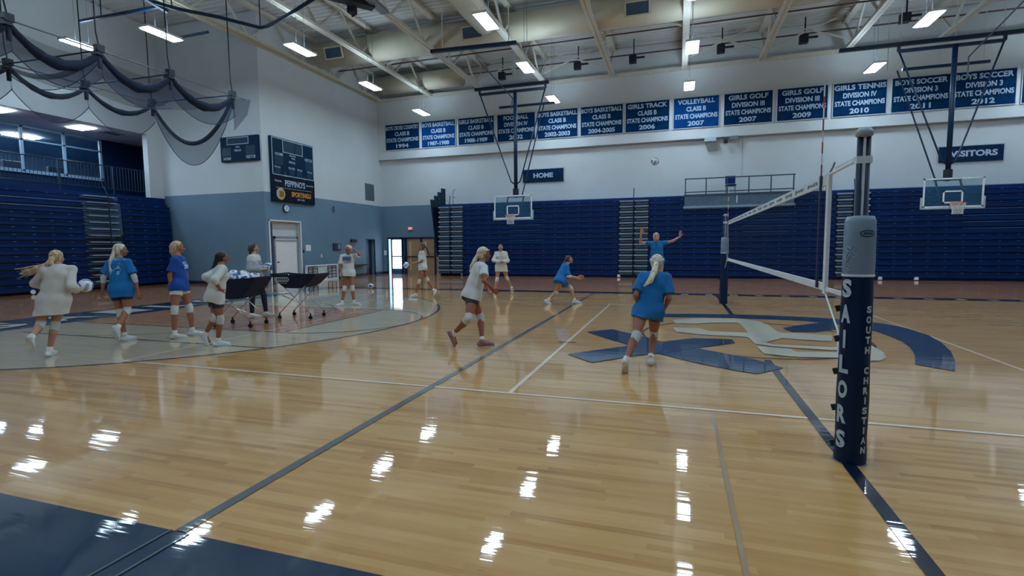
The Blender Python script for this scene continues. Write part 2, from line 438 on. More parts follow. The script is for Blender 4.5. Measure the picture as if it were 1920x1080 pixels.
we.q([(XE,BYa,BZ),(xj,BYa,BZ),(xj,BYb,BZ),(XE,BYb,BZ)], 1)
struct(we, 'wall_end', WM)
# return wall beside the mezzanine
wj = MB(); two_tone(wj, (XL, YJ), (XE, YJ)); wj.q([(-25.0,YJ,0),(XL,YJ,0),(XL,YJ,4.04),(-25.0,YJ,4.04)], 1); struct(wj, 'wall_return', WM)
# left wall above the mezzanine opening, its soffit, and the wall below
ZS = 6.92; YJA = 17.8
wl = MB(); wl.q([(XL,-9,ZS),(XL,YJ,ZS),(XL,YJ,ZT),(XL,-9,ZT)], 0); wl.q([(XL,-9,ZS),(-27.2,-9,ZS),(-27.2,24.5,ZS),(XL,24.5,ZS)], 2); wl.box((XL-0.3,YJA,4.05),(XL,YJ,ZS), 0)
wl.q([(-24.9,-9,0),(-24.9,YJ,0),(-24.9,YJ,4.05),(-24.9,-9,4.05)], 1); wl.q([(-24.9,-9,4.05),(-24.9,24.5,4.05),(-34,24.5,4.05),(-34,-9,4.05)], 3); wl.q([(-34,24.5,4.05),(XL,24.5,4.05),(XL,24.5,ZS),(-34,24.5,ZS)], 0)
struct(wl, 'wall_left', [M_WHITE, M_GREYBLUE, mat('soffit_grey', (206,204,202), 0.8), mat('mezzanine_floor', (40,60,84), 0.6)])
wr = MB(); two_tone(wr, (XR, -9), (XR, YB)); struct(wr, 'wall_right', WM)
wf = MB(); two_tone(wf, (-34, -9), (XR, -9)); struct(wf, 'wall_front', WM)
# baseboards
bb = MB(); bb.box((XE,AY1,0),(XE+0.02,BYa,0.14)); bb.box((XE,BYb,0),(XE+0.02,YB,0.14)); struct(bb, 'baseboard_end', M_BASEB)
bb = MB(); bb.box((-22.8,YJ-0.02,0),(XE,YJ,0.14)); struct(bb, 'baseboard_return', M_BASEB)
bb = MB(); bb.box((XE,YB-0.02,0),(DX0,YB,0.14)); struct(bb, 'baseboard_back', M_BASEB)

# corrugated ceiling deck, ribs running along X
cd = MB(); pitch = 0.30; y = -9.0; prof = []
while y < YB:
    prof += [(y, ZT), (y+0.11, ZT), (y+0.14, ZT+0.07), (y+0.27, ZT+0.07)]; y += pitch
prof.append((YB, ZT))
for a, b in zip(prof[:-1], prof[1:]): cd.q([(-34,a[0],a[1]),(XR,a[0],a[1]),(XR,b[0],b[1]),(-34,b[0],b[1])])
struct(cd, 'ceiling', M_DECK)

# ================================================================== mezzanine window and room behind
XW = -26.45; YR = 24.5
yd0 = float(on(190, 300, 0, XW)[1]); yd1 = YR
zs = float(on(100, 327, 0, XW)[2])
wz = MB(); wz.q([(XW,yd0,4.05),(XW,yd1,4.05),(XW,yd1,ZS),(XW,yd0,ZS)], 0); wz.q([(XW,-9,4.05),(XW,yd0,4.05),(XW,yd0,zs),(XW,-9,zs)], 0)
struct(wz, 'wall_mezzanine', mat('dark_blue_panel', (2,30,66), 0.6, spec=0.2))
wn = MB(); wn.q([(XW,-2,zs),(XW,yd0,zs),(XW,yd0,ZS),(XW,-2,ZS)]); g = struct(wn, 'window_1', mat('mezzanine_glass', (30,80,125), 0.05, alpha=0.18))
mu = MB()
for y in [yd0-0.04]+[float(on(x, 300, 0, XW)[1]) for x in (121, 42)]+[11.6, 8.4, 5.2, 2.0]: mu.box((XW-0.03,y-0.05,zs),(XW+0.07,y+0.05,ZS))
zm = float(on(121, 274, 0, XW)[2])
for z, h in ((zs, 0.07), (zm, 0.035), (ZS-0.05, 0.04)): mu.box((XW-0.03,-2,z-h),(XW+0.07,yd0,z+h))
mu.build('window_frame', mat('pale_window_mullion', (120,150,175), 0.4), g)
rm = MB(); rm.q([(-33.9,-9,4.06),(-33.9,YR,4.06),(-33.9,YR,7.0),(-33.9,-9,7.0)]); rm.q([(XW-0.1,-9,7.0),(-34,-9,7.0),(-34,YR,7.0),(XW-0.1,YR,7.0)], 1)
rm.q([(XW-0.1,YR-0.02,4.06),(-34,YR-0.02,4.06),(-34,YR-0.02,7.0),(XW-0.1,YR-0.02,7.0)], 0)
struct(rm, 'wall_gym_room', [mat('gym_room_wall', (90,116,140), 0.8), mat('gym_room_ceiling', (130,150,168), 0.8)])
for k, (x, y) in enumerate(((-29.2,16.2),(-29.6,13.2),(-31.5,15.0),(-29.2,10.5),(-31.8,11.6))):
    p = MB(); p.box((x-0.3,y-0.6,6.93),(x+0.3,y+0.6,6.99)); o = p.build('ceiling_light', mat('gym_room_lamp', (255,255,255), 0.5, emit=LIGHT_COL, estr=22.0))
    tag(o, ['flat light panel in the room behind the upper window, nearest the blue panel','flat light panel behind the middle pane of the upper window','flat light panel deep in the upstairs room, near the blue panel','flat light panel behind the leftmost visible upper pane','flat light panel deep in the upstairs room at far left'][k], 'light', 'ceiling lights of the upstairs room')
for k, (x, y, h) in enumerate(((-27.8,14.9,1.5),(-28.0,13.7,1.4),(-27.9,16.6,1.45))):
    t = thing('treadmill', (x,y,4.05), ['dark exercise machine behind the upper window, next to the picketed rail end','dark exercise machine behind the middle pane of the upper window','dark exercise machine behind the upper window pane closest to the blue panel'][k], 'exercise machine', 'exercise machines upstairs')
    a = MB(); a.box((x-0.9,y-0.4,4.06),(x+0.3,y+0.4,4.24)); a.build('deck', M_BLACK, t, bevel=0.02)
    a = MB(); a.tube([(x+0.1,y-0.35,4.2),(x+0.25,y-0.35,4.2+h*0.75)],0.035); a.tube([(x+0.1,y+0.35,4.2),(x+0.25,y+0.35,4.2+h*0.75)],0.035); a.tube([(x+0.25,y-0.35,4.95),(x-0.4,y-0.35,4.95)],0.025); a.tube([(x+0.25,y+0.35,4.95),(x-0.4,y+0.35,4.95)],0.025); a.build('upright', M_BLACK, t)
    a = MB(); a.box((x+0.15,y-0.38,4.1+h*0.75),(x+0.3,y+0.38,4.25+h*0.85)); a.build('console', M_BLACK, t, bevel=0.02)
# picketed guard rail of the mezzanine
XG = -23.72
zr1 = float(on(191, 310, 0, XG)[2]); zr0 = float(on(191, 352.5, 0, XG)[2])
t = thing('guard_rail', (XG,12,4.05), 'dark blue picketed guard rail along the mezzanine above left bleachers', 'railing')
a = MB(); a.tube([(XG,5,zr1),(XG,17.86,zr1),(XG,17.96,zr1-0.06),(XG,17.99,zr1-0.15),(XG,17.99,4.05)],0.025); a.build('top_rail', M_NAVY2, t, smooth=True)
a = MB(); a.tube([(XG,5,zr0),(XG,17.99,zr0)],0.02); a.build('bottom_rail', M_NAVY2, t)
a = MB(); y = 5.0
while y < 17.9: a.bar((XG,y,zr0),(XG,y,zr1),0.014); y += 0.13
a.build('pickets', M_NAVY2, t)['kind'] = 'stuff'
for y in (16.4,14.3,12.2,10.1,8.0):
    a = MB(); a.bar((XG,y,4.05),(XG,y,zr1),0.05); a.build('post', M_NAVY2, t)
# soffit downlights
for k, (px, py) in enumerate(((153,239),(-5,205))):
    p = on(px, py, 2, ZS); a = MB(); a.box((p[0]-0.45,p[1]-0.3,ZS-0.04),(p[0]+0.45,p[1]+0.3,ZS-0.005)); o = a.build('soffit_light', mat('soffit_lamp', (255,255,255), 0.5, emit=LIGHT_COL, estr=14.0))
    tag(o, ['recessed square light in the soffit above the upper windows','recessed light in the soffit at the picture edge'][k], 'light', 'soffit lights')
p = on(210, 250, 2, ZS); a = MB()
for k in range(5): a.box((p[0]-0.3,p[1]-0.4+k*0.17,ZS-0.015),(p[0]+0.3,p[1]-0.31+k*0.17,ZS))
tag(a.build('air_vent', M_VENT), 'small slatted air vent in the soffit beside its light', 'vent')

# ================================================================== doors
d = MB(); xi2 = xi+0.03; d.box((xi2,AY0+0.45,0),(xi2+0.05,AY1-0.12,2.1)); d1 = struct(d, 'door_1', M_DOORW)
d = MB(); d.box((xi2,AY0+0.36,0),(xi2+0.07,AY0+0.45,2.2)); d.box((xi2,AY1-0.12,0),(xi2+0.07,AY1-0.03,2.2)); d.box((xi2,AY0+0.36,2.1),(xi2+0.07,AY1-0.03,2.2)); d.box((xi2+0.05,AY0+0.5,1.98),(xi2+0.08,AY1-0.17,2.03)); d.build('door_frame', mat('door_frame_grey', (140,148,158), 0.5), d1)
d = MB(); d.tube([(xi2+0.05,AY0+0.55,1.0),(xi2+0.12,AY0+0.55,1.0)],0.03,12); tag(d.build('door_knob', M_BLACK, d1), 'dark round knob')
d = MB(); d.box((xi2,AY0,0),(xi2+0.18,AY0+0.16,2.8)); struct(d, 'trim_2', mat('slate_jamb', (44,62,86), 0.5))
d = MB(); d.box((XE-0.02,AY0-0.06,0),(XE+0.03,AY0,AZ+0.06)); d.box((XE-0.02,AY1,0),(XE+0.03,AY1+0.06,AZ+0.06)); d.box((XE-0.02,AY0-0.06,AZ),(XE+0.03,AY1+0.06,AZ+0.06)); struct(d, 'trim_3', M_DOORW)
d = MB(); d.box((xj-0.03,BYa,0),(xj,BYb,BZ)); d2 = struct(d, 'door_2', mat('blue_door_paint', (20,52,86), 0.5))
d = MB(); d.box((xj,BYa+0.08,0.04),(xj+0.01,BYb-0.08,0.4)); tag(d.build('kick_plate', M_DARK, d2), 'dark kick plate')
d = MB(); d.box((XE-0.05,BYa-0.05,0),(XE+0.02,BYa,BZ+0.05)); d.box((XE-0.05,BYb,0),(XE+0.02,BYb+0.05,BZ+0.05)); d.box((XE-0.05,BYa-0.05,BZ),(XE+0.02,BYb+0.05,BZ+0.05)); struct(d, 'trim_4', mat('blue_trim', (50,84,116), 0.5))
# entrance: dark frame, bright outer door, wood doors with glass
fr = MB(); ys = YB-0.02
for x0, x1 in ((DX0,DX0+0.07),(-16.95,-16.87),(-16.22,-16.12),(-15.98,-15.85),(-14.92,-14.80),(-13.98,-13.88),(DX1-0.07,DX1)): fr.box((x0,ys,0),(x1,ys+0.14,DZ))
fr.box((DX0,ys,DZ-0.10),(DX1,ys+0.14,DZ)); d3 = struct(fr, 'door_3', mat('navy_door_frame', (10,30,62), 0.4))
d = MB(); d.box((-16.87,YB+0.03,0.32),(-16.22,YB+0.05,2.10)); tag(d.build('glass_pane', mat('daylight_glass', (240,246,255), 0.3, emit=(0.85,0.93,1.0), estr=1.6), d3), 'pane glowing with daylight')
d = MB(); d.box((DX0+0.07,YB+0.03,0),(-16.95,YB+0.05,2.15)); tag(d.build('side_light', mat('sky_side_glass', (120,170,230), 0.3, emit=(0.35,0.6,0.95), estr=0.8), d3), 'narrow pale blue side pane')
d = MB(); d.box((-16.87,YB+0.02,0.0),(-16.22,YB+0.06,0.32)); d.box((-16.87,YB+0.01,1.05),(-16.22,YB+0.06,1.12)); d.build('door_rail', mat('blue_door_rail', (40,104,160), 0.4), d3)
for x0, x1 in ((-15.85,-14.92),(-14.80,-13.98)):
    d = MB(); d.box((x0,YB+0.04,0),(x1,YB+0.08,DZ-0.1)); leaf = d.build('door_leaf', M_TAN, d3)
    d = MB(); d.box((x0+0.17,YB+0.03,0.25),(x0+0.27,YB+0.05,2.0)); tag(d.build('glass_strip', mat('warm_glass_strip', (206,190,158), 0.2), leaf), 'narrow lit glass strip')
    d = MB(); d.box((x0+0.05,YB-0.03,1.03),(x1-0.05,YB+0.02,1.09)); d.build('push_bar', M_DARK, leaf)
d = MB(); d.box((-13.88,YB+0.04,0),(DX1-0.07,YB+0.08,DZ-0.1)); d.build('side_panel', M_TAN, d3)
d = MB(); d.box((-16.12,YB+0.04,0),(-15.98,YB+0.08,DZ-0.1)); d.build('blue_panel', mat('blue_panel', (36,76,112), 0.5), d3)
# ================================================================== bleachers, back wall
YF = 26.5
NR = 14; RH = 0.272
bl = thing('bleachers', (4, YF, 0), 'stowed navy bleachers along the far wall beneath the HOME and VISITORS signs', 'bleachers')
aisles = [(-12.95, -11.42), (-2.85, -1.37), (6.78, 8.11), (15.6, 17.1)]
def spans(x0, x1):
    out = []; x = x0
    for a, b in aisles:
        if b <= x0 or a >= x1: continue
        if a > x: out.append((x, a))
        x = b
    if x < x1: out.append((x, x1))
    return out
PX0, PX1 = 0.29, 5.05
for r in range(NR):
    z0 = 0.10 + r*RH
    for a, b in spans(-12.95, XR-0.02):
        if r >= NR-2: segs = [(a, min(b, PX0)), (max(a, PX1), b)]
        else: segs = [(a, b)]
        for a2, b2 in segs:
            if b2-a2 < 0.1: continue
            yy = YF + 0.012*r; m = MB()
            m.box((a2+0.01, yy, z0+0.028), (b2-0.01, yy+0.30, z0+RH-0.03), 0)
            m.box((a2+0.01, yy-0.035, z0+RH-0.055), (b2-0.01, yy+0.25, z0+RH-0.018), 0)
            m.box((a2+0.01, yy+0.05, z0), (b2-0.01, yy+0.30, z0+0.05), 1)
            if 6 <= r <= 10:  # lamp reflections on the seat edges, put in as pale blue strips
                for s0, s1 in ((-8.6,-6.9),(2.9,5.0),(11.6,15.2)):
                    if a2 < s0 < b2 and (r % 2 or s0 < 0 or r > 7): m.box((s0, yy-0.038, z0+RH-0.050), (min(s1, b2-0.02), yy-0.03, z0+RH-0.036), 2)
            x = a2+0.3
            while x < b2-0.1:
                m.box((x-0.045, yy-0.042, z0+RH-0.052), (x+0.045, yy-0.03, z0+RH-0.034), 2); x += 0.62
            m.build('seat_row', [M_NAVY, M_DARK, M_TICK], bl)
for a, b in aisles:
    for r in range(NR):
        z0 = 0.10 + r*RH; yy = YF + 0.012*r; mid = (a+b)/2
        m = MB()
        for x0, x1 in ((a+0.03, mid-0.04), (mid+0.04, b-0.03)):
            m.box((x0, yy-0.10, z0+RH-0.085), (x1, yy+0.25, z0+RH-0.01), 0)
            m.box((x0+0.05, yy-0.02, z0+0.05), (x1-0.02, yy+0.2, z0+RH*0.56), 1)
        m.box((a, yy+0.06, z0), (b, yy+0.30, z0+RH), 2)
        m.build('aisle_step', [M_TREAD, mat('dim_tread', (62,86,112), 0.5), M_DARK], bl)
    m = MB(); mid = (a+b)/2
    m.tube([(mid, YF-0.06, 0.5), (mid, YF-0.06, 3.9), (mid, YF+0.1, 4.5)], 0.022); m.build('aisle_rail', M_NAVY2, bl, smooth=True)
m = MB(); m.box((-11.42, YF+0.12, 0.0), (XR-0.02, YF+0.4, 0.14)); m.box((-12.95, YF+0.3, 0), (XR-0.02, YB-0.3, 3.36)); m.box((-12.95, YF+0.2, 3.9), (PX0, YB-0.02, 4.02)); m.box((PX1, YF+0.2, 3.9), (XR-0.02, YB-0.02, 4.02)); m.build('carcass', M_NAVY, bl)
for px_ in (1160, 1650, 1718):
    x = float(on(px_, 525, 1, YF)[0]); m = MB(); m.box((x-0.07, YF-0.03, 0.03), (x+0.07, YF+0.1, 0.16)); m.build('wheel_housing', M_CLEAR_WHITE, bl)
for x in (-12.85, -11.5):
    m = MB(); m.tube([(x-0.03, YF-0.02, 0.07), (x+0.03, YF-0.02, 0.07)], 0.07, 12); m.build('caster', M_TREAD, bl)
for k in range(4):
    m = MB(); x = -12.98-k*0.09; y0 = YF-0.05+k*0.42; zt = 4.3+k*0.25; dx = -0.35+k*0.12
    z0 = 1.1+0.5*k
    m.bar((x, y0, z0), (x+dx, y0, zt), 0.045); m.bar((x+0.04, y0+0.36, z0), (x+dx+0.04, y0+0.36, zt), 0.045)
    n = 9
    for j in range(n+1):
        t = j/n; m.bar((x+dx*t, y0, z0+(zt-z0)*t), (x+dx*t+0.04, y0+0.36, z0+(zt-z0)*t), 0.04)
    m.q([(x, y0, z0), (x+dx, y0, zt), (x+dx+0.04, y0+0.36, zt), (x+0.04, y0+0.36, z0)])
    m.build('end_rail', M_NAVY2, bl)
m = MB(); m.tube([(-12.1, YF+0.3, 4.0), (-12.1, YF+0.3, 4.75), (-12.0, YF+0.25, 4.85), (-11.9, YF+0.2, 4.8)], 0.02); m.tube([(-12.1, YF+0.3, 4.4), (-11.92, YF+0.2, 4.42)], 0.02); m.build('hand_hook', M_GREY, bl)
# camera platform on the bleachers
pf = thing('camera_platform', (2.7, YF, 3.43), 'grey scorer platform box with open railing mounted atop the far bleachers', 'platform')
m = MB(); m.box((PX0, YF-0.05, 3.50), (PX1, YB-0.3, 4.02)); m.build('deck_box', mat('platform_side_grey', (74,100,122), 0.6), pf)
m = MB(); m.box((PX0-0.05, YF-0.09, 3.40), (PX1+0.05, YF+0.1, 3.50)); m.build('lower_trim', M_TREAD, pf)
m = MB(); m.box((PX0-0.02, YF-0.08, 3.98), (PX1+0.02, YB-0.3, 4.06)); m.box((PX0, YF-0.06, 4.14), (PX1, YF-0.03, 4.19)); m.build('deck_edge', mat('slate_edge', (48,66,86), 0.5), pf)
for k in range(6):
    x = PX0+0.04+(PX1-PX0-0.08)*k/5; m = MB(); m.bar((x, YF-0.05, 4.0), (x, YF-0.05, 4.80), 0.05); m.build('post', mat('slate_edge', (48,66,86)), pf)
m = MB(); m.bar((PX0, YF-0.05, 4.80), (PX1+0.02, YF-0.05, 4.80), 0.05); m.build('top_rail', mat('slate_edge', (48,66,86)), pf)
m = MB(); m.box((2.62, YF-0.06, 3.60), (2.66, YF-0.04, 3.95)); m.build('pin', M_CLEAR_WHITE, pf)
ch = thing('chair', (2.5, YF+0.7, 4.06), 'small navy chair standing on the platform over the far bleachers', 'chair')
cx, cy0 = 2.42, YF+0.75
m = MB(); m.box((cx-0.24, cy0-0.22, 4.47), (cx+0.24, cy0+0.22, 4.54)); m.build('seat', M_NAVY, ch, bevel=0.02)
m = MB(); m.box((cx-0.23, cy0+0.20, 4.60), (cx+0.23, cy0+0.25, 4.98)); m.build('backrest', M_NAVY, ch, bevel=0.02)
for sx in (-0.2, 0.2):
    for sy in (-0.18, 0.2):
        m = MB(); m.bar((cx+sx*1.1, cy0+sy, 4.06), (cx+sx, cy0+sy, 4.48), 0.025); m.build('leg', M_GREY, ch)

# ================================================================== bleachers, left wall
XF = -22.85
lb = thing('bleachers', (XF, 12, 0), 'stowed navy bleachers along the left wall under the mezzanine rail', 'bleachers')
lay0, lay1 = 14.65, 16.15
for r in range(NR):
    z0 = 0.10+r*RH; xx = XF - 0.012*r - (0.12 if r == NR-1 else 0)
    ytop = YJ-0.12 if r < NR-1 else YJ-0.9
    for a, b in ((2.0, lay0), (lay1, ytop)):
        m = MB()
        m.box((xx-0.30, a, z0+0.045), (xx, b-0.01, z0+RH-0.03), 0); m.box((xx-0.28, a, z0+RH-0.055), (xx+0.04, b-0.01, z0+RH-0.018), 3 if r in (NR-3, NR-2) and a < 3 else 0)
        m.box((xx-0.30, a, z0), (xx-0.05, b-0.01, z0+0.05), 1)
        y = a+0.3
        while y < b-0.1: m.box((xx+0.035, y-0.05, z0+RH-0.052), (xx+0.046, y+0.05, z0+RH-0.032), 2); y += 0.62
        m.build('seat_row', [M_NAVY, M_DARK, M_TICK, mat('pale_blue_edge', (60,104,140), 0.4)], lb)  # last material is a paler edge on two upper rows
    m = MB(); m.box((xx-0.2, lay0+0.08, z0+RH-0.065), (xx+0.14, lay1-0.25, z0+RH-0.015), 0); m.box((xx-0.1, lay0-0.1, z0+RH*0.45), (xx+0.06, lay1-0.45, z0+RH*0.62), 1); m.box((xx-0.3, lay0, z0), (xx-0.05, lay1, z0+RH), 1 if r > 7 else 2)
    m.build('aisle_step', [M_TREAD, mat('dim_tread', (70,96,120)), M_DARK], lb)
m = MB(); m.tube([(XF+0.1, 15.5, 0.7), (XF+0.06, 15.5, 3.9), (XF-0.3, 15.5, 4.5)], 0.022); m.build('aisle_rail', M_DARK, lb)
m = MB(); m.box((-24.88, 2, 0), (XF-0.3, YJ-0.12, 3.75)); m.box((-24.88, 2, 3.75), (XF-0.45, YJ-0.12, 4.04)); m.build('carcass', M_NAVY, lb)
m = MB(); m.tube([(XF+0.02, 12.6, 0.1), (XF+0.06, 12.6, 0.1)], 0.08, 12); m.build('caster', M_CLEAR_WHITE, lb)

# ================================================================== banners
ban = [
 (723,785,['BOYS CROSS COUNTRY','CLASS B','STATE CHAMPIONS','1994'],'leftmost banner reading BOYS CROSS COUNTRY CLASS B STATE CHAMPIONS 1994'),
 (791,853,['BOYS BASKETBALL','CLASS B','STATE CHAMPIONS','1987-1988'],'brighter blue banner reading BOYS BASKETBALL CLASS B 1987-1988, second from left'),
 (860,926,['GIRLS BASKETBALL','CLASS B','STATE CHAMPIONS','1988-1989'],'navy banner reading GIRLS BASKETBALL CLASS B STATE CHAMPIONS 1988-1989'),
 (933,1003,['FOOTBALL','DIVISION IV','STATE CHAMPIONS','2002'],'navy FOOTBALL DIVISION IV banner crossed by the HOME side basket mast'),
 (1008,1083,['BOYS BASKETBALL','CLASS B','STATE CHAMPIONS','2002-2003'],'navy banner reading BOYS BASKETBALL CLASS B STATE CHAMPIONS 2002-2003'),
 (1089,1168,['BOYS BASKETBALL','CLASS B','STATE CHAMPIONS','2004-2005'],'navy banner reading BOYS BASKETBALL CLASS B STATE CHAMPIONS 2004-2005'),
 (1173,1255,['GIRLS TRACK','CLASS B','STATE CHAMPIONS','2006'],'navy banner reading GIRLS TRACK CLASS B STATE CHAMPIONS 2006'),
 (1263,1348,['VOLLEYBALL','CLASS B','STATE CHAMPIONS','2007'],'blue banner reading VOLLEYBALL CLASS B STATE CHAMPIONS 2007'),
 (1357,1448,['GIRLS GOLF','DIVISION III','STATE CHAMPIONS','2007'],'navy banner reading GIRLS GOLF DIVISION III STATE CHAMPIONS 2007'),
 (1456,1551,['GIRLS GOLF','DIVISION III','STATE CHAMPIONS','2009'],'navy banner reading GIRLS GOLF DIVISION III STATE CHAMPIONS 2009'),
 (1560,1661,['GIRLS TENNIS','DIVISION IV','STATE CHAMPIONS','2010'],'navy banner reading GIRLS TENNIS DIVISION IV STATE CHAMPIONS 2010'),
 (1669,1779,['BOYS SOCCER','DIVISION 3','STATE CHAMPIONS','2011'],'navy BOYS SOCCER DIVISION 3 banner left of the VISITORS side basket mast'),
 (1781,1902,['BOYS SOCCER','DIVISION 3','STATE CHAMPIONS','2012'],'navy BOYS SOCCER DIVISION 3 banner of 2012 right of the basket mast'),
 (1911,2030,['BOYS SOCCER','DIVISION 3','STATE CHAMPIONS','2013'],'navy banner cut off by the right edge of the picture'),
]
YN = YB-0.30
for k, (x0, x1, lines, lab) in enumerate(ban):
    X0 = float(on(x0, 240, 1, YN)[0]); X1 = float(on(x1, 200, 1, YN)[0]); Z0, Z1 = 7.50, 8.98
    cxm = (X0+X1)/2
    t = thing('championship_banner', (cxm, YN, Z0), lab, 'banner', 'championship banners on the far wall')
    m = MB(); nx = 12
    for i in range(nx):
        a = X0+(X1-X0)*i/nx; b = X0+(X1-X0)*(i+1)/nx; ya = YN-0.012*math.sin(i*2.1+k)-0.02; yb_ = YN-0.012*math.sin((i+1)*2.1+k)-0.02
        m.q([(a,ya,Z0),(b,yb_,Z0),(b,yb_,Z1),(a,ya,Z1)]); m.q([(a,ya+0.01,Z0),(a,ya+0.01,Z1),(b,yb_+0.01,Z1),(b,yb_+0.01,Z0)])
    bright = k in (1, 7)
    m.build('cloth', mat('bright_navy_banner_fabric', (0,56,112), 0.9, var=0.12, scale=2, spec=0.1) if bright else M_BANNER, t, smooth=True)
    m = MB(); e = 0.035; yy = YN-0.035
    m.box((X0-e,yy,Z0-e),(X0,yy+0.03,Z1+e)); m.box((X1,yy,Z0-e),(X1+e,yy+0.03,Z1+e)); m.box((X0,yy,Z1),(X1,yy+0.03,Z1+e*0.4)); m.box((X0,yy,Z0-e),(X1,yy+0.03,Z0))
    m.build('border', M_BEDGE, t)
    m = MB(); W = X1-X0
    wd = [min(1.0, 0.085*len(lines[0])), 0.05*len(lines[1])+0.1, 0.97, 0.16+0.055*len(lines[3])]
    for j, ln in enumerate(lines):
        zc = Z1-0.21-j*0.355
        add_text(m, ln, (cxm, YN-0.036, zc), (1,0,0), (0,0,1), 0.235, W*wd[j]*0.97, bold=0.035, off=0.004)
    m.build('lettering', M_BLET, t)

def sign(name, lab, cat, X0, X1, Y, Z0, Z1, txt, th, tw, edge=True, dx=0.0):
    t = thing(name, ((X0+X1)/2, Y, Z0), lab, cat)
    m = MB(); m.box((X0,Y-0.05,Z0),(X1,Y,Z1)); m.build('panel', mat('navy_sign_face', (0,36,68), 0.7, spec=0.15), t)
    if edge:
        m = MB(); m.box((X0-0.02,Y-0.06,Z1-0.02),(X1+0.02,Y,Z1+0.02)); m.box((X1-0.02,Y-0.06,Z0),(X1+0.03,Y,Z1+0.02)); m.build('edge_trim', M_BEDGE, t)
    m = MB(); add_text(m, txt, ((X0+X1)/2+dx, Y-0.05, (Z0+Z1)/2), (1,0,0), (0,0,1), th, tw, bold=0.04, off=0.006); m.build('lettering', mat('pale_sign_lettering', (170,190,215), 0.6), t)
    return t
sign('wall_sign', 'navy wall sign reading HOME in pale letters', 'sign', -8.34, -5.99, YB-0.02, 5.2, 5.93, 'HOME', 0.27, 1.12)
sign('wall_sign', 'navy wall sign reading VISITORS in pale letters', 'sign', 11.08, 13.42, YB-0.02, 5.2, 5.9, 'VISITORS', 0.27, 1.72, dx=0.08)

# ================================================================== scoreboards
def sb_text(m, t, y, z, h, wd):      # on the end wall, facing +X
    add_text(m, t, (XE+0.12, y, z), (0,1,0), (0,0,1), h, wd, bold=0.03, off=0.014)
M_SBF = mat('scoreboard_face', (0,36,64), 0.6, spec=0.15); M_SBD = mat('scoreboard_digit_window', (6,50,72), 0.4, spec=0.3)
t = thing('scoreboard', (XE+0.06, 20.3, 3.75), 'tall navy scoreboard with sponsor panels on the end wall above the clock', 'scoreboard')
SY_0, SY_1, SZ0, SZ1 = 18.9, 21.72, 3.78, 6.68
m = MB(); m.box((XE,SY_0,SZ0),(XE+0.12,SY_1,SZ1)); m.build('cabinet', M_SBF, t)
def sby(px): return float(on(px, 300, 0, XE+0.12)[1])
def rrect(m, y0, y1, z0, z1, w=0.035, x=None, mi=0):
    x = XE+0.125 if x is None else x
    m.box((x,y0,z0),(x+0.01,y1,z0+w),mi); m.box((x,y0,z1-w),(x+0.01,y1,z1),mi); m.box((x,y0,z0),(x+0.01,y0+w,z1),mi); m.box((x,y1-w,z0),(x+0.01,y1,z1),mi)
m = MB(); rrect(m, SY_0+0.04, SY_1-0.02, 4.98, SZ1-0.03); rrect(m, 19.62, 20.95, 6.05, SZ1-0.05); m.build('stripe_outline', M_BLET, t)
m = MB()
for a, b, z0, z1 in ((19.68,20.40,6.12,6.58),(20.46,20.9,6.12,6.58),(19.1,19.62,5.45,5.85),(21.1,21.6,5.45,5.85),(19.05,19.45,5.05,5.28),(19.98,20.35,5.05,5.3),(20.5,20.85,5.05,5.3),(21.2,21.6,5.08,5.3),(19.65,19.8,5.05,5.2)): m.box((XE+0.12,a,z0),(XE+0.13,b,z1))
m.build('digit_window', M_SBD, t)
m = MB(); sb_text(m,'HOME',19.38,5.93,0.13,0.5); sb_text(m,'VISITOR',21.33,5.93,0.14,0.55); sb_text(m,'BONUS',20.25,5.97,0.08,0.4); sb_text(m,'POSS',20.28,5.85,0.08,0.24); sb_text(m,'PERIOD',20.2,5.66,0.1,0.42)
sb_text(m,'FOULS',19.25,5.34,0.09,0.35); sb_text(m,'PLAYER',20.17,5.38,0.1,0.42); sb_text(m,'FOULS',20.7,5.37,0.09,0.34); sb_text(m,'FOULS',21.4,5.36,0.09,0.34); sb_text(m,'TOL',19.75,4.99,0.07,0.2); sb_text(m,'TOL',21.0,4.99,0.07,0.2)
sb_text(m,"PEPPINO'S",20.35,4.66,0.30,1.35); sb_text(m,'Pizzeria',19.25,4.72,0.09,0.42); sb_text(m,'Sports Grill',21.35,4.68,0.09,0.5); sb_text(m,'(616)',20.7,3.95,0.1,0.5)
m.box((XE+0.125,19.1,4.41),(XE+0.13,21.5,4.425)); m.build('lettering', M_BLET, t)
m = MB(); m.box((XE+0.12,SY_0+0.02,SZ0+0.02),(XE+0.126,SY_1-0.02,4.95)); m.build('sponsor_panel', mat('near_black_navy', (4,12,30), 0.6, spec=0.2), t)
m = MB()
add_text(m, 'SPORTINGU', (XE+0.126,20.75,4.18), (0,1,0),(0,0,1),0.24,1.35,bold=0.04,off=0.006); tag(m.build('sponsor_lettering', mat('amber_lettering', (206,136,50), 0.6), t), 'amber lettering')
m = MB(); m.v.extend([(XE+0.127, 19.4+0.27*math.cos(a*math.pi/12), 4.14+0.27*math.sin(a*math.pi/12)) for a in range(24)]); m.f.append(tuple(range(24))); m.m.append(0)
m.v.extend([(XE+0.131, 19.43+0.22*math.cos(a*math.pi/12), 4.13+0.24*math.sin(a*math.pi/12)) for a in range(24)]); m.f.append(tuple(range(24,48))); m.m.append(1)
for k in range(3): m.box((XE+0.133,19.32+k*0.09,4.0),(XE+0.137,19.36+k*0.09,4.26),2)
tag(m.build('round_emblem', [M_BLET, mat('amber_emblem', (196,150,64), 0.6), mat('near_black_navy', (8,16,38))], t), 'round amber and white emblem')

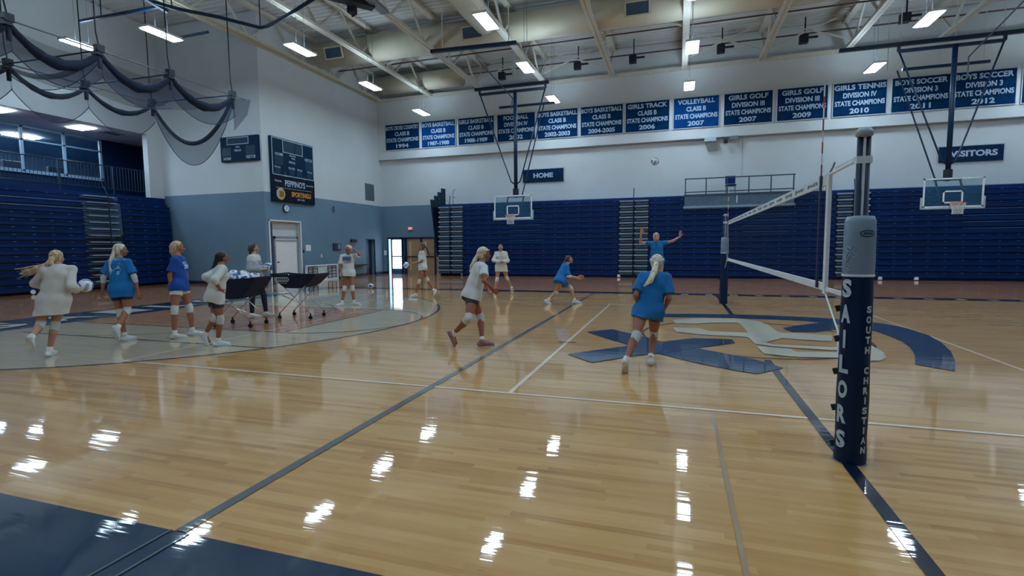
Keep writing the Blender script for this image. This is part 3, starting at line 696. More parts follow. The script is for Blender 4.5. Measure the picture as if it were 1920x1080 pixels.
t = thing('scoreboard', (-18.6, YJ-0.06, 5.55), 'small navy scoreboard on the return wall left of the tall scoreboard', 'scoreboard')
q = [on(413,256,1,YJ-0.1), on(483,252,1,YJ-0.1), on(485,299,1,YJ-0.1)]
x0, x1, z0, z1 = float(q[0][0]), float(q[1][0]), float(q[2][2]), float(q[1][2])
m = MB(); m.box((x0,YJ-0.12,z0),(x1,YJ,z1)); m.build('cabinet', M_SBF, t)
wv = x1-x0
m = MB(); yy = YJ-0.13
def rr2(a, b, c, d, w=0.03): m.box((a,yy,c),(b,yy+0.01,c+w)); m.box((a,yy,c),(a+w,yy+0.01,d)); m.box((b-w,yy,c),(b,yy+0.01,d)); m.box((a,yy,d-w),(b,yy+0.01,d))
rr2(x0+0.18*wv, x0+0.76*wv, z1-0.36, z1-0.04)
for txt, xx, zz, hh, ww in (('HOME',x0+0.18*wv,z0+0.12,0.13,0.42),('VISITOR',x0+0.81*wv,z0+0.15,0.14,0.55),('PERIOD',x0+0.47*wv,z1-0.62,0.09,0.38),('BONUS',x0+0.47*wv,z1-0.47,0.07,0.22)): add_text(m, txt, (xx,yy,zz),(1,0,0),(0,0,1),hh,ww,bold=0.03)
m.build('lettering', M_BLET, t)
m = MB(); m.box((x0+0.21*wv,YJ-0.126,z1-0.32),(x0+0.73*wv,YJ-0.12,z1-0.08)); m.box((x0+0.04*wv,YJ-0.126,z0+0.24),(x0+0.28*wv,YJ-0.12,z0+0.6)); m.box((x0+0.68*wv,YJ-0.126,z0+0.26),(x0+0.92*wv,YJ-0.12,z0+0.64)); m.build('digit_window', M_SBD, t)

# ================================================================== small things on the walls
def wallbox(name, lab, cat, Y0, Y1, Z0, Z1, m_, d=0.05, grp=None):
    m = MB(); m.box((XE+0.004,Y0,Z0),(XE+d,Y1,Z1)); return tag(m.build(name, m_, bevel=0.006), lab, cat, grp)
t = thing('wall_clock', (XE+0.05, 19.78, 3.4), 'round white faced clock with dark rim below the tall scoreboard', 'clock')
m = MB(); m.tube([(XE,19.78,3.5),(XE+0.07,19.78,3.5)],0.19,28); m.build('rim', mat('clock_rim', (40,58,78), 0.5), t)
m = MB(); m.tube([(XE+0.05,19.78,3.5),(XE+0.08,19.78,3.5)],0.155,28); m.build('face', mat('clock_face', (196,212,226), 0.4), t)
m = MB(); m.bar((XE+0.085,19.78,3.5),(XE+0.085,19.83,3.6),0.012); m.bar((XE+0.085,19.78,3.5),(XE+0.085,19.72,3.42),0.012); m.build('hand', M_BLACK, t)
t = thing('return_air_grille', (XE,26.8,4.45), 'grey louvred return grille high on the end wall near the corner', 'vent')
m = MB(); rrect(m, 26.3,27.25,4.42,5.42,0.04,XE,0); m.build('grille_frame', M_GREY, t)
m = MB()
for k in range(24): m.box((XE+0.0,26.34,4.46+k*0.039),(XE+0.02,27.21,4.478+k*0.039))
m.q([(XE+0.003,26.3,4.42),(XE+0.003,27.25,4.42),(XE+0.003,27.25,5.42),(XE+0.003,26.3,5.42)])
m.build('louvres', mat('louvre_grey', (104,116,130), 0.6), t)
wallbox('paper_notice', 'white paper notice taped beside the white doorway', 'notice', 21.05, 21.42, 1.50, 1.80, M_CLEAR_WHITE, 0.01)
wallbox('light_switch', 'small dark switch between the doorway and the paper notice', 'switch', 20.82, 20.92, 1.42, 1.55, M_BLACK, 0.03)
t = thing('wall_panel', (XE,23.4,1.6), 'dark wall panel with pale screen behind the player shading her eyes', 'control panel')
m = MB(); m.box((XE,23.15,1.52),(XE+0.08,23.75,1.88)); m.build('case', mat('panel_case', (18,44,70), 0.5), t)
m = MB(); m.box((XE+0.08,23.5,1.58),(XE+0.085,23.68,1.84)); m.build('screen', M_TREAD, t)
wallbox('wall_outlet', 'small white outlet low on the end wall above the folded tables', 'outlet', 22.15, 22.25, 1.15, 1.32, M_CLEAR_WHITE, 0.02)
wallbox('water_fountain_hood', 'dark narrow box high behind the player shading her eyes', 'wall box', 24.7, 25.2, 1.95, 2.1, M_DARK, 0.12)
wallbox('strobe_alarm', 'small grey alarm fixture on the end wall right of the clock', 'alarm', 23.25, 23.38, 3.55, 3.85, mat('alarm_grey', (70,88,106), 0.5), 0.06)
wallbox('low_cabinet', 'low dark cabinet against the end wall right of the folded tables', 'cabinet', 23.0, 24.2, 0.0, 0.62, mat('cabinet_dark', (14,34,60), 0.5), 0.4)
wallbox('wall_bench', 'thin dark ledge on the end wall beside the player shading her eyes', 'ledge', 24.5, 26.0, 0.62, 0.68, M_DARK, 0.35)
t = thing('exit_sign', (-15.53,YB-0.05,2.68), 'lit EXIT sign with red letters above the entrance doors', 'sign'); m = MB(); m.box((-15.68,YB-0.1,2.68),(-15.38,YB,2.88)); m.build('case', mat('exit_case', (188,176,176), 0.5), t)
m = MB(); add_text(m,'EXIT',(-15.53,YB-0.1,2.78),(1,0,0),(0,0,1),0.12,0.22,bold=0.03); m.build('lettering', mat('exit_red', (230,90,96), 0.5, emit=(1.0,0.16,0.18), estr=0.9), t)
m = MB(); m.box((-17.42,YB-0.09,1.15),(-17.25,YB-0.01,1.45)); tag(m.build('dispenser', M_CLEAR_WHITE, bevel=0.02), 'small white dispenser on the wall left of the entrance', 'dispenser')
# conduit lines and camera on the far wall
m = MB(); m.box((2.98,YB-0.03,4.9),(3.01,YB,6.95)); m.build('wall_conduit', M_BEDGE); tag(bpy.data.objects['wall_conduit'], 'thin vertical conduit on the white wall above the platform', 'conduit')
t = thing('projector_bracket', (1.55,YB-0.3,6.6), 'white hooded bracket under the banner bulkhead above the airborne ball', 'bracket')
m = MB(); m.box((1.2,YB-0.45,6.75),(1.75,YB-0.28,6.95)); m.q([(1.25,YB-0.3,6.75),(1.7,YB-0.3,6.75),(1.85,YB-0.05,6.35),(1.4,YB-0.05,6.35)]); m.build('hood', M_BEDGE, t)
t = thing('security_camera', (2.3,YB-0.4,6.7), 'small black security camera pair under the banner bulkhead', 'camera')
m = MB(); m.box((2.1,YB-0.42,6.62),(2.28,YB-0.28,6.82)); m.build('body', M_BLACK, t); m = MB(); m.box((2.35,YB-0.4,6.78),(2.75,YB-0.28,6.95)); m.build('mount', M_GREY, t)
# folded tables leaning on the end wall
t = thing('folded_table', (XE+0.3, 21.9, 0), 'white folding table on its side against the end wall, black legs folded', 'table')
A = (XE+0.30, 20.62); B = (XE+0.42, 23.0)
ty = lambda u: (A[0]+(B[0]-A[0])*u, A[1]+(B[1]-A[1])*u)
m = MB()
for u0, u1, z0, z1 in ((0,1,0.0,0.06),(0,1,0.74,0.80),(0,0.025,0,0.8),(0.975,1,0,0.8)):
    a = ty(u0); b = ty(u1); m.q([(a[0],a[1],z0),(b[0],b[1],z0),(b[0],b[1],z1),(a[0],a[1],z1)]); m.q([(a[0]-0.04,a[1],z1),(b[0]-0.04,b[1],z1),(b[0],b[1],z1),(a[0],a[1],z1)])
m.build('rim', M_CLEAR_WHITE, t)
m = MB(); a = ty(0); b = ty(1); m.q([(a[0]-0.03,a[1],0),(b[0]-0.03,b[1],0),(b[0]-0.03,b[1],0.8),(a[0]-0.03,a[1],0.8)]); m.build('tabletop', mat('table_underside', (196,206,214), 0.6), t)
for c in (0.20, 0.78):
    m = MB()
    for z in (0.12, 0.28, 0.44, 0.60, 0.70):
        a = ty(c-0.13); b = ty(c+0.13); m.bar((a[0]+0.02,a[1],z),(b[0]+0.02,b[1],z+0.02),0.025)
    for u in (c-0.13, c, c+0.13): a = ty(u); m.bar((a[0]+0.02,a[1],0.1),(a[0]+0.02,a[1],0.7),0.025)
    m.build('folded_legs', M_BLACK, t)

# ================================================================== roof trusses, ducts, pipes
tx = [-17.3,-13.85,-10.6,-7.0,-3.35,0.2,3.7,7.2,10.7,14.2,17.7]
names = ['directly above the end wall','second from the end wall','third from the end wall','above the HOME side basket','between the HOME basket and picture centre','running straight away at picture centre','above the net','just left of the VISITORS side basket','over the VISITORS side basket','at the right picture edge','outermost at right']
for k, x in enumerate(tx):
    t = thing('roof_truss', (x, YB, 10.4), 'cream steel roof truss, '+names[k], 'roof truss', 'roof trusses')
    wch = 0.26 if k else 0.5
    m = MB(); m.box((x-wch/2,-8.9,10.38),(x-wch/2+0.10,YB-0.02,10.5)); m.box((x+wch/2-0.10,-8.9,10.38),(x+wch/2,YB-0.02,10.5)); m.box((x-0.03,-8.9,10.4),(x+0.03,YB-0.02,10.44)); m.build('bottom_chord', M_STEEL if k else M_DUCT, t)
    m = MB(); m.box((x-0.13,-8.9,11.75),(x+0.13,YB-0.02,11.89)); m.build('top_chord', M_STEEL, t)
    y = 0.5; kk = 0
    while y < YB-1.5:
        m = MB(); m.bar((x,y,10.45),(x,y+1.45,11.78),0.08); m.bar((x,y+2.9,10.45),(x,y+1.45,11.78),0.08); m.build('web_bar', M_STEEL, t); y += 2.9
sides = [(0,1),(2,3),(4,5),(5,6),(7,8),(3,4),(1,2),(6,7)]
for k, (i, j) in enumerate(sides):
    y = 26.6 if k % 2 else 22.8
    m = MB(); m.bar((tx[i]+0.15,y,10.55),(tx[j]-0.15,y,11.7),0.05); m.bar((tx[j]-0.15,y,10.55),(tx[i]+0.15,y,11.7),0.05)
    tag(m.build('cross_brace', M_STEEL), 'thin crossed steel brace between two roof trusses '+['by the end wall corner','above the HOME basket lights','left of picture centre','right of picture centre','over the VISITORS basket','above the middle banners','beside the back duct','above the tennis banner'][k], 'brace', 'cross braces between trusses')
for k, (y, z) in enumerate(((24.2,11.1),(27.2,11.2))):
    m = MB(); m.tube([(XE if k == 0 else -11.3,y,z),(XR,y,z)],0.035); tag(m.build('sprinkler_pipe', mat('dark_red_pipe', (84,56,52), 0.5)), ['dark red sprinkler pipe across the ceiling, farther from the wall','dark red sprinkler pipe across the ceiling, close to the far wall'][k], 'pipe')
for k, (x, y) in enumerate(((-9.2,27.3),(-5.0,27.1),(-2.2,27.1),(1.9,27.1),(5.4,27.1),(8.9,26.0))):
    m = MB(); m.box((x-0.25,y-0.15,10.75),(x+0.1,y+0.15,11.1)); m.box((x+0.1,y-0.05,10.95),(x+0.5,y+0.05,11.02)); m.box((x-0.05,y-0.03,11.1),(x,y+0.03,11.9))
    tag(m.build('ceiling_bracket', M_DARK), 'dark bracket hanging among the roof trusses, number %d counting from the left' % (k+1) if False else ['dark ceiling bracket above the GIRLS BASKETBALL banner','dark ceiling bracket above the 2002-2003 banner','dark ceiling bracket above the GIRLS TRACK banner','dark ceiling bracket above the GIRLS GOLF 2007 banner','dark ceiling bracket above the GIRLS GOLF 2009 banner','dark ceiling bracket above the GIRLS TENNIS banner'][k], 'bracket', 'ceiling brackets')
def duct(name, lab, pts, r, vents=(), n=28):
    t = thing(name, pts[0], lab, 'air duct')
    m = MB(); m.tube(pts, r, n); m.build('duct_shell', M_DUCT, t, smooth=True)
    for (c, ux, uz, w_, h_, nrm) in vents:
        c = Vector(c); ux = Vector(ux); uz = Vector(uz); nrm = Vector(nrm)
        m = MB(); P = [c-ux*w_-uz*h_, c+ux*w_-uz*h_, c+ux*w_+uz*h_, c-ux*w_+uz*h_]; P2 = [p+nrm*0.06 for p in P]
        for i in range(4): m.q([P[i], P[(i+1)%4], P2[(i+1)%4], P2[i]])
        Q = [c+nrm*0.06+(ux*a*w_*0.86+uz*b*h_*0.8) for a, b in ((-1,-1),(1,-1),(1,1),(-1,1))]
        for i in range(4): m.q([P2[i], P2[(i+1)%4], Q[(i+1)%4], Q[i]])
        fr_ = m.build('vent_frame', M_DUCT, t)
        m = MB(); m.q([p-nrm*0.02 for p in Q]); m.build('vent_grille', M_VENT, fr_)
    return t
DY, DZc, DR = 21.9, 11.05, 0.60
vs = []
for px in (625, 885, 1195):
    xx = float(on(px, {625:100, 885:65, 1195:20}[px], 1, DY-DR)[0])
    vs.append(((xx, DY-DR*0.93, DZc-DR*0.3), (1,0,0), (0,-0.25,0.97), 0.5, 0.27, (0,-0.97,-0.25)))
duct('air_duct', 'fat cream round duct crossing the ceiling with three dark vents', [(-16.9,DY,DZc),(-1,DY,DZc),(XR,DY,DZc)], DR, vs)
duct('air_duct', 'cream branch duct running towards the viewer left of the basket lights', [(-7.9,4,11.1),(-7.9,21.1,11.1)], 0.5)
duct('air_duct', 'short cream duct tucked in the corner over the leftmost banners', [(-17.0,27.15,11.1),(-11.6,27.15,11.1)], 0.5)
m = MB(); m.box((-11.35,14.7,10.15),(-10.75,15.2,10.75)); tag(m.build('junction_box', M_STEEL), 'cream square box under a truss at the top of the picture', 'box')

# ================================================================== LED fixtures
lights = []
for X0, lst in ((-13.5,(16.4,21.0,25.9)),(-6.1,(16.4,21.0,25.9)),(0.41,(16.4,21.0,25.9)),(7.8,(16.4,21.0,25.9)),(14.2,(16.4,21.0,25.9)),
                (-13.5,(11.0,4.5,-3)),(-6.1,(11.0,4.5,-3)),(0.41,(11.0,4.5,-3)),(7.8,(11.0,4.5,-3)),(14.2,(11.0,4.5)),(-17.0,(13.7,)),(-20.6,(13.5,)),(-20.0,(7.5,))):
    for Y0 in lst: lights.append((X0, Y0))
lab_l = {(-13.5,16.4):'LED light between the crank duct and the tall scoreboard, nearest of its row',(-13.5,21.0):'LED light in front of the end wall corner truss, middle of its row',(-13.5,25.9):'LED light just above the cross country banner',
 (-6.1,16.4):'LED light beside the cream branch duct, largest of its row',(-6.1,21.0):'LED light right of the HOME basket top frame',(-6.1,25.9):'LED light above the 2002-2003 basketball banner',
 (0.41,16.4):'LED light cut by the top picture edge at centre',(0.41,21.0):'LED light at picture centre below the cut off one',(0.41,25.9):'LED light right above the VOLLEYBALL banner',
 (7.8,21.0):'LED light above the VISITORS basket frame',(7.8,25.9):'LED light above the GIRLS TENNIS banner',(-17.0,13.7):'long LED light over the hanging practice cage',(-20.6,13.5):'LED light seen through the practice cage netting at upper left'}
M_UPL = mat('added_uplight_glow', (255,255,255), 0.5, emit=LIGHT_COL, estr=LIGHT_W*0.36)  # added emitter on the fixture tops, there to brighten the ceiling
M_HOUS = mat('lamp_housing', (210,214,218), 0.4)
proto = None
for X0, Y0 in lights:
    lab = lab_l.get((X0, Y0), 'high bay LED light above or behind the viewer')
    if proto is None:
        t = thing('high_bay_light', (X0,Y0,9.0), lab, 'ceiling light', 'high bay LED lights')
        m = MB(); m.box((X0-0.24,Y0-0.66,9.01),(X0+0.24,Y0+0.66,9.08)); m.build('housing', M_HOUS, t)
        m = MB(); m.box((X0-0.2,Y0-0.6,8.99),(X0+0.2,Y0+0.6,9.009)); tag(m.build('diffuser', M_LAMP, t), 'glowing white diffuser')
        m = MB(); m.tube([(X0,Y0-0.22,9.08),(X0,Y0-0.22,11.9)],0.008,4); m.tube([(X0,Y0+0.22,9.08),(X0,Y0+0.22,11.9)],0.008,4); m.build('hanger_wire', M_GREY, t)
        m = MB(); m.box((X0-0.2,Y0-0.6,9.081),(X0+0.2,Y0+0.6,9.095)); tag(m.build('added_uplight', M_UPL, t), 'added glow strip on the housing top, brightening the ceiling')
        proto = t
    else: copy_tree(proto, (X0-proto.location.x, Y0-proto.location.y, 0), lab)

# ================================================================== baskets hung from the ceiling
M_GLASS = mat('backboard_glass', (70,130,160), 0.04, alpha=0.16, var=0.02)
M_RIM = mat('orange_rim', (206,92,48), 0.4)
M_PADW = mat('pale_board_pad', (164,176,190), 0.6)
def basket(cx, yb, lab, mir, zb0=2.92):
    t = thing('basketball_hoop', (cx, yb, zb0), lab, 'basketball hoop')
    W, H = 0.915, 1.07
    m = MB(); m.box((cx-W,yb-0.015,zb0),(cx+W,yb+0.015,zb0+H)); m.build('backboard', M_GLASS, t)
    m = MB(); e = 0.055
    m.box((cx-W,yb-0.03,zb0),(cx+W,yb-0.016,zb0+e)); m.box((cx-W,yb-0.03,zb0+H-e),(cx+W,yb-0.016,zb0+H)); m.box((cx-W,yb-0.03,zb0),(cx-W+e,yb-0.016,zb0+H)); m.box((cx+W-e,yb-0.03,zb0),(cx+W,yb-0.016,zb0+H)); m.build('board_frame', M_CLEAR_WHITE, t)
    m = MB(); a, b, c, d_ = cx-0.305, cx+0.305, zb0+0.15, zb0+0.15+0.455; e = 0.05
    m.box((a,yb-0.03,c),(b,yb-0.016,c+e)); m.box((a,yb-0.03,d_-e),(b,yb-0.016,d_)); m.box((a,yb-0.03,c),(a+e,yb-0.016,d_)); m.box((b-e,yb-0.03,c),(b,yb-0.016,d_)); m.build('target_square', M_CLEAR_WHITE, t)
    m = MB(); m.box((cx-W-0.05,yb-0.04,zb0-0.06),(cx+W+0.05,yb+0.04,zb0+0.01)); m.box((cx-W-0.06,yb-0.04,zb0-0.06),(cx-W,yb+0.04,zb0+0.38)); m.box((cx+W,yb-0.04,zb0-0.06),(cx+W+0.06,yb+0.04,zb0+0.38)); m.build('edge_pad', M_PADW, t, bevel=0.015)
    rz = zb0+0.13; rc = (cx, yb-0.42, rz)
    m = MB(); pts = [(rc[0]+0.229*math.cos(a*math.pi/14), rc[1]+0.229*math.sin(a*math.pi/14), rz) for a in range(29)]; m.tube(pts, 0.012, 8)
    m.box((cx-0.09,yb-0.2,rz-0.06),(cx+0.09,yb-0.03,rz+0.01)); m.bar((cx-0.08,yb-0.05,rz-0.1),(cx-0.15,yb-0.28,rz-0.01),0.015); m.bar((cx+0.08,yb-0.05,rz-0.1),(cx+0.15,yb-0.28,rz-0.01),0.015); m.build('rim', M_RIM, t, smooth=False)
    m = MB(); n = 12
    prof = [(0.229,0),(0.20,-0.10),(0.165,-0.2),(0.15,-0.30),(0.16,-0.40)]
    for j in range(n):
        for s in (-1, 1):
            pts = []
            for q, (rr, zz) in enumerate(prof):
                a = 2*math.pi*(j+s*q*0.5)/n; pts.append((rc[0]+rr*math.cos(a), rc[1]+rr*math.sin(a), rz+zz))
            m.tube(pts, 0.009, 4)
    m.build('net', mat('white_net_cord', (205,210,214), 0.8), t)
    # mast and frame
    ym = yb+0.45
    m = MB(); m.tube([(cx,ym,zb0+1.0),(cx,ym,8.85)],0.085,14); m.build('mast', M_NAVY2, t, smooth=True)
    m = MB(); m.box((cx-0.42,ym-0.06,zb0+H-0.05),(cx+0.42,ym+0.06,zb0+H+0.05)); m.bar((cx-0.38,ym,zb0+H),(cx-0.38,yb+0.02,zb0+0.3),0.05); m.bar((cx+0.38,ym,zb0+H),(cx+0.38,yb+0.02,zb0+0.3),0.05); m.tube([(cx,ym,zb0+H),(cx,ym,zb0+H+0.35)],0.14,14); m.build('board_mount', M_DARK, t)
    m = MB(); m.bar((cx-2.0*mir-1.5*0,ym,9.05),(cx+2.0,ym,9.05),0.13) if False else m.bar((cx-(3.7 if mir else 2.0),ym,9.05),(cx+(2.9 if mir else 1.6),ym,9.05),0.13); m.build('ceiling_bar', M_NAVY2, t)
    m = MB(); m.bar((cx-1.75,ym,8.80),(cx+1.45,ym,8.80),0.11); m.bar((cx-1.75,ym,8.80),(cx-1.75,ym,9.05),0.09); m.bar((cx+1.45,ym,8.80),(cx+1.45,ym,9.05),0.09); m.build('pivot_bar', M_NAVY2, t)
    m = MB(); m.bar((cx-1.2,ym+1.2,8.45),(cx+1.6,ym+1.2,8.45),0.10); m.build('rear_bar', M_NAVY2, t)
    for s, x0 in ((-1,cx-1.72),(1,cx+1.42)):
        m = MB(); m.tube([(x0,ym,8.75),(cx+s*0.22,ym-0.02,zb0+1.75),(cx+s*0.05,ym-0.02,zb0+1.62)],0.033,8); m.build('brace_rod', M_NAVY2, t, smooth=True)
    m = MB(); m.tube([(cx-1.4 if mir else cx+1.1,ym+1.1,8.4),(cx-0.38 if mir else cx+0.3,ym,zb0+H)],0.03,8); m.build('rear_rod', M_NAVY2, t)
    m = MB()
    for x in (cx-1.7, cx, cx+1.4): m.tube([(x,ym,9.05),(x,ym,10.4)],0.014,6); m.tube([(x,ym+1.2,8.45),(x,ym+1.2,10.4)],0.012,6)
    m.build('hanger_rod', M_STEEL, t)
    return t, ym
bk1, ym1 = basket(-7.27, 22.8, 'glass backboard hoop hung from the ceiling beside the HOME sign', False)
bk2, ym2 = basket(9.53, 22.9, 'glass backboard hoop hung from the ceiling before the VISITORS sign', True)
a1 = on(893,108,1,19.0); m = MB(); m.tube([tuple(map(float,a1)),(-7.4,ym1,8.5),(-7.45,ym1,8.0)],0.025,8); m.build('fold_cable', M_NAVY2, bk1)
p0 = on(808,97,1,19.2); p1 = on(968,80,1,19.2); m = MB(); m.bar(p0,p1,0.13); m.build('front_ceiling_bar', M_NAVY2, bk1); m = MB(); m.bar(p0+np.array([0.5,0,0]),p0+np.array([0.5,0,1.4]),0.03); m.bar(p1-np.array([0.3,0,0]),p1-np.array([0.3,0,-1.4]),0.03); m.build('hanger_rod', M_STEEL, bk1)
a2 = on(1925,-4,1,17.5); m = MB(); m.tube([tuple(map(float,a2)),(9.95,ym2,8.35),(9.95,ym2,7.6)],0.025,8); m.build('fold_cable', M_NAVY2, bk2)
# folded away hoop frame over the left end
t = thing('folded_hoop_frame', on(480,50,2,9.7), 'navy pipe frame of a hoop folded up against the ceiling at upper left', 'hoop frame')
def zp(x, y, z=9.7): return tuple(map(float, on(x, y, 2, z)))
m = MB(); m.tube([zp(150,40),zp(185,33),zp(300,12)],0.06,8); m.build('left_arm', M_NAVY2, t)
m = MB(); m.tube([zp(262,-4),zp(330,16),zp(410,32),zp(488,52),zp(502,49),zp(540,28),zp(600,-10)],0.06,10); m.build('bent_pipe', M_NAVY2, t, smooth=True)
m = MB(); m.tube([zp(245,-20),zp(312,20)],0.09,8); m.build('thick_arm', M_NAVY2, t)
m = MB(); m.tube([zp(322,73),zp(390,60)],0.05,8); m.build('cross_bar', M_NAVY2, t)
m = MB()
for x, y in ((190,33),(322,16),(488,52)): a = zp(x,y); m.tube([a,(a[0],a[1],11.9)],0.02,6)
m.build('hanger_rod', M_NAVY2, t)
t = thing('folded_backboard', on(660,5,2,9.9), 'dark folded backboard mechanism at the top edge, left of the cream box', 'backboard')
m = MB(); m.bar(zp(600,-14,9.9), zp(700,12,9.9), 0.35, 0.2); m.build('frame', M_DARK, t)
m = MB(); c = Vector(zp(660,14,9.85)); m.box(c-Vector((0.12,0.12,0.2)), c+Vector((0.12,0.12,0.1))); m.tube([c, c-Vector((0,0,0.3)), c-Vector((-0.12,0,0.25))],0.03,6); m.build('motor', M_DARK, t)
m = MB(); m.bar(zp(690,-6,9.9), zp(722,24,9.9), 0.3, 0.1); m.build('board_edge', M_GREY, t)

# ================================================================== practice cage gathered at the ceiling
ZC = 7.3
M_NETD = mat('cage_net_dark', (0,26,52), 0.9, alpha=0.80, var=0.15)
M_NETL = mat('cage_net_light', (14,40,72), 0.9, alpha=0.34, var=0.10, scale=3)
M_NETM = mat('cage_net_mid', (6,34,66), 0.9, alpha=0.50, var=0.12, scale=3)
t = thing('practice_cage', (-17.5, 12, ZC), 'navy batting cage netting gathered up in swags below the ceiling at left', 'sports netting')
XA, XB = -15.75, -19.45
ya = [4.2, 6.4, 8.65, 10.75, 12.9, 15.35]
yb_ = [4.2, 6.3, 8.5, 10.6, 12.75, 15.1]
def swag(P, Q, sag, n=14, pw=1.0):
    P = Vector(P); Q = Vector(Q); out = []
    for k in range(n+1):
        u = k/n; p = P.lerp(Q, u); p.z -= sag*4*u*(1-u); out.append(p)
    return out
for X, ys_, mid in ((XA, ya, M_NETM), (XB, yb_, M_NETL)):
    for k in range(len(ys_)-1):
        top = swag((X, ys_[k], ZC-0.1), (X, ys_[k+1], ZC-0.1), 0.62 if X == XA else 0.55)
        m = MB(); rad = [(0.08 if X == XA else 0.06)+(0.09 if X == XA else 0.05)*math.sin(math.pi*i/14)**2*(0.8+0.2*math.sin(i*2.1)) for i in range(15)]; m.tube(top, 0.1, 10, radii=rad)
        m.build('gathered_swag', M_NETD, t, smooth=True)
        low = swag((X+0.05, ys_[k], ZC-0.75), (X+0.1, ys_[k+1], ZC-0.75), 0.75 if X == XB else 0.55)
        m = MB()
        for i in range(14): m.q([top[i], top[i+1], low[i+1], low[i]])
        m.build('net_drape', M_NETL if X == XB else M_NETM, t, smooth=True)
        m = MB(); m.tube(low, 0.012, 5); m.build('hem_cord', mat('net_hem', (26,48,80), 0.8), t)
# end drape and cross drapes
for k, (y0, y1, sag) in enumerate(((15.1,15.35,1.55),(10.6,10.75,0.45),(6.3,6.4,0.4))):
    top = swag((XB,y0,ZC-0.1),(XA,y1,ZC-0.1),sag,18)
    m = MB(); m.tube(top,0.05,8, radii=[0.05+0.03*math.sin(math.pi*i/18) for i in range(19)]); m.build('gathered_swag', M_NETD if k == 0 else M_NETM, t, smooth=True)
    low = swag((XB-0.02,y0,ZC-0.3),(XA+0.02,y1,ZC-0.3),sag*1.4,18); m = MB()
    for i in range(18): m.q([top[i],top[i+1],low[i+1],low[i]])
    m.build('net_drape', M_NETM if k == 0 else M_NETL, t, smooth=True)
    m = MB(); m.tube(low,0.012,5); m.build('hem_cord', mat('net_hem', (26,48,80)), t)
m = MB()     # loose top netting between the two batten lines
for k in range(5):
    for i in range(8):
        for j in range(6):
            def pt(u, v): 
                y = ya[k]+(ya[k+1]-ya[k])*u; x = XB+(XA-XB)*v; return (x, y, ZC-0.15-0.35*math.sin(math.pi*v)*(0.6+0.4*math.sin(2*math.pi*u))-0.3*4*u*(1-u)*(1-abs(2*v-1)*0.4))
            m.q([pt(i/8,j/6),pt((i+1)/8,j/6),pt((i+1)/8,(j+1)/6),pt(i/8,(j+1)/6)])
m.build('roof_netting', M_NETL, t, smooth=True)
m = MB(); m.tube([(XA,3,ZC),(XA,15.9,ZC)],0.022,6); m.tube([(XB,3,ZC),(XB,15.6,ZC)],0.022,6); m.build('batten', M_GREY, t)
for k in range(1, 6):
    m = MB(); m.tube([(XB,yb_[k],ZC),(XA,ya[k],ZC)],0.022,6); m.build('cross_pipe', M_NAVY2, t)
for X, ys_ in ((XA, ya), (XB, yb_)):
    for y in ys_[1:]:
        m = MB(); m.box((X-0.09,y-0.1,ZC-0.05),(X+0.09,y+0.1,ZC+0.14)); m.box((X-0.12,y-0.14,ZC-0.16),(X+0.12,y+0.02,ZC-0.08)); m.tube([(X,y,ZC-0.12),(X,y,ZC-0.5)],0.06,8); m.build('clamp', M_DARK, t)
        m = MB(); m.tube([(X,y,ZC+0.1),(X,y-0.06,ZC+0.5),(X,y-0.08,11.85)],0.02,6); m.build('hanger_cable', M_DARK, t)
m = MB(); m.q([(XA,15.35,ZC-0.1),(XA+0.3,15.9,ZC-0.05),(XA+0.25,15.75,ZC-0.65),(XA,15.35,ZC-1.3)]); m.build('net_flap', M_NETM, t)

# ================================================================== volleyball net and posts
NX = CX+0.01
NY0, NY1 = 5.14, 14.55
M_TAPE = mat('white_net_tape', (214,222,230), 0.6, var=0.03)
t = thing('volleyball_net', (NX, 9.8, 1.24), 'volleyball net with white tapes strung between the two padded posts', 'net')
m = MB(); m.box((NX-0.012,NY0,2.155),(NX+0.012,NY1,2.245)); m.build('top_tape', M_TAPE, t)
m = MB(); m.box((NX-0.012,NY0,1.225),(NX+0.012,NY1,1.29)); m.build('bottom_tape', M_TAPE, t)
for y in (NY0, NY1):
    m = MB(); m.box((NX-0.014,y-0.035,1.20),(NX+0.014,y+0.035,2.25)); m.build('side_tape', M_TAPE, t)
m = MB(); y = NY0+0.1
while y < NY1: m.bar((NX,y,1.29),(NX,y,2.155),0.0022); y += 0.1
z = 1.39
while z < 2.15: m.bar((NX,NY0,z),(NX,NY1,z),0.0022); z += 0.1
c = m.build('netting', mat('black_net_cord', (20,30,48), 0.9), t); c['kind'] = 'stuff'
m = MB(); random.seed(9); y = NY0+0.35
while y < NY1-0.2:
    for q in range(5):
        ww = random.uniform(0.03,0.09); hh = random.uniform(0.010,0.022)
        for sx in (-1,1): m.box((NX+sx*0.0125,y,2.2-hh),(NX+sx*0.0135,y+ww,2.2+hh))
        y += ww+0.025
    y += 0.16
m.build('tape_print', mat('tape_print_grey', (78,96,122), 0.7), t)
m = MB(); m.tube([(NX,NY0,2.235),(NX,4.45,2.25)],0.011,6); m.box((NX-0.006,4.5,2.235),(NX+0.006,4.95,2.275)); m.tube([(NX,NY1,2.235),(NX,15.15,2.25)],0.008,6); m.build('top_cable', M_TAPE, t)
m = MB(); m.box((NX-0.006,4.42,1.225),(NX+0.006,NY0,1.26)); m.tube([(NX,NY0,1.21),(NX-0.03,4.6,0.95),(NX-0.06,4.45,0.80)],0.007,6); m.tube([(NX,NY1,1.21),(NX,15.12,1.0)],0.007,6); m.build('tie_rope', M_TAPE, t)
m = MB(); m.tube([(NX,NY0-0.02,2.26),(NX,NY0-0.10,2.29),(NX,NY0-0.14,2.32)],0.008,6); m.build('hook', M_GREY, t)
M_RED = mat('antenna_red', (178,62,52), 0.5)
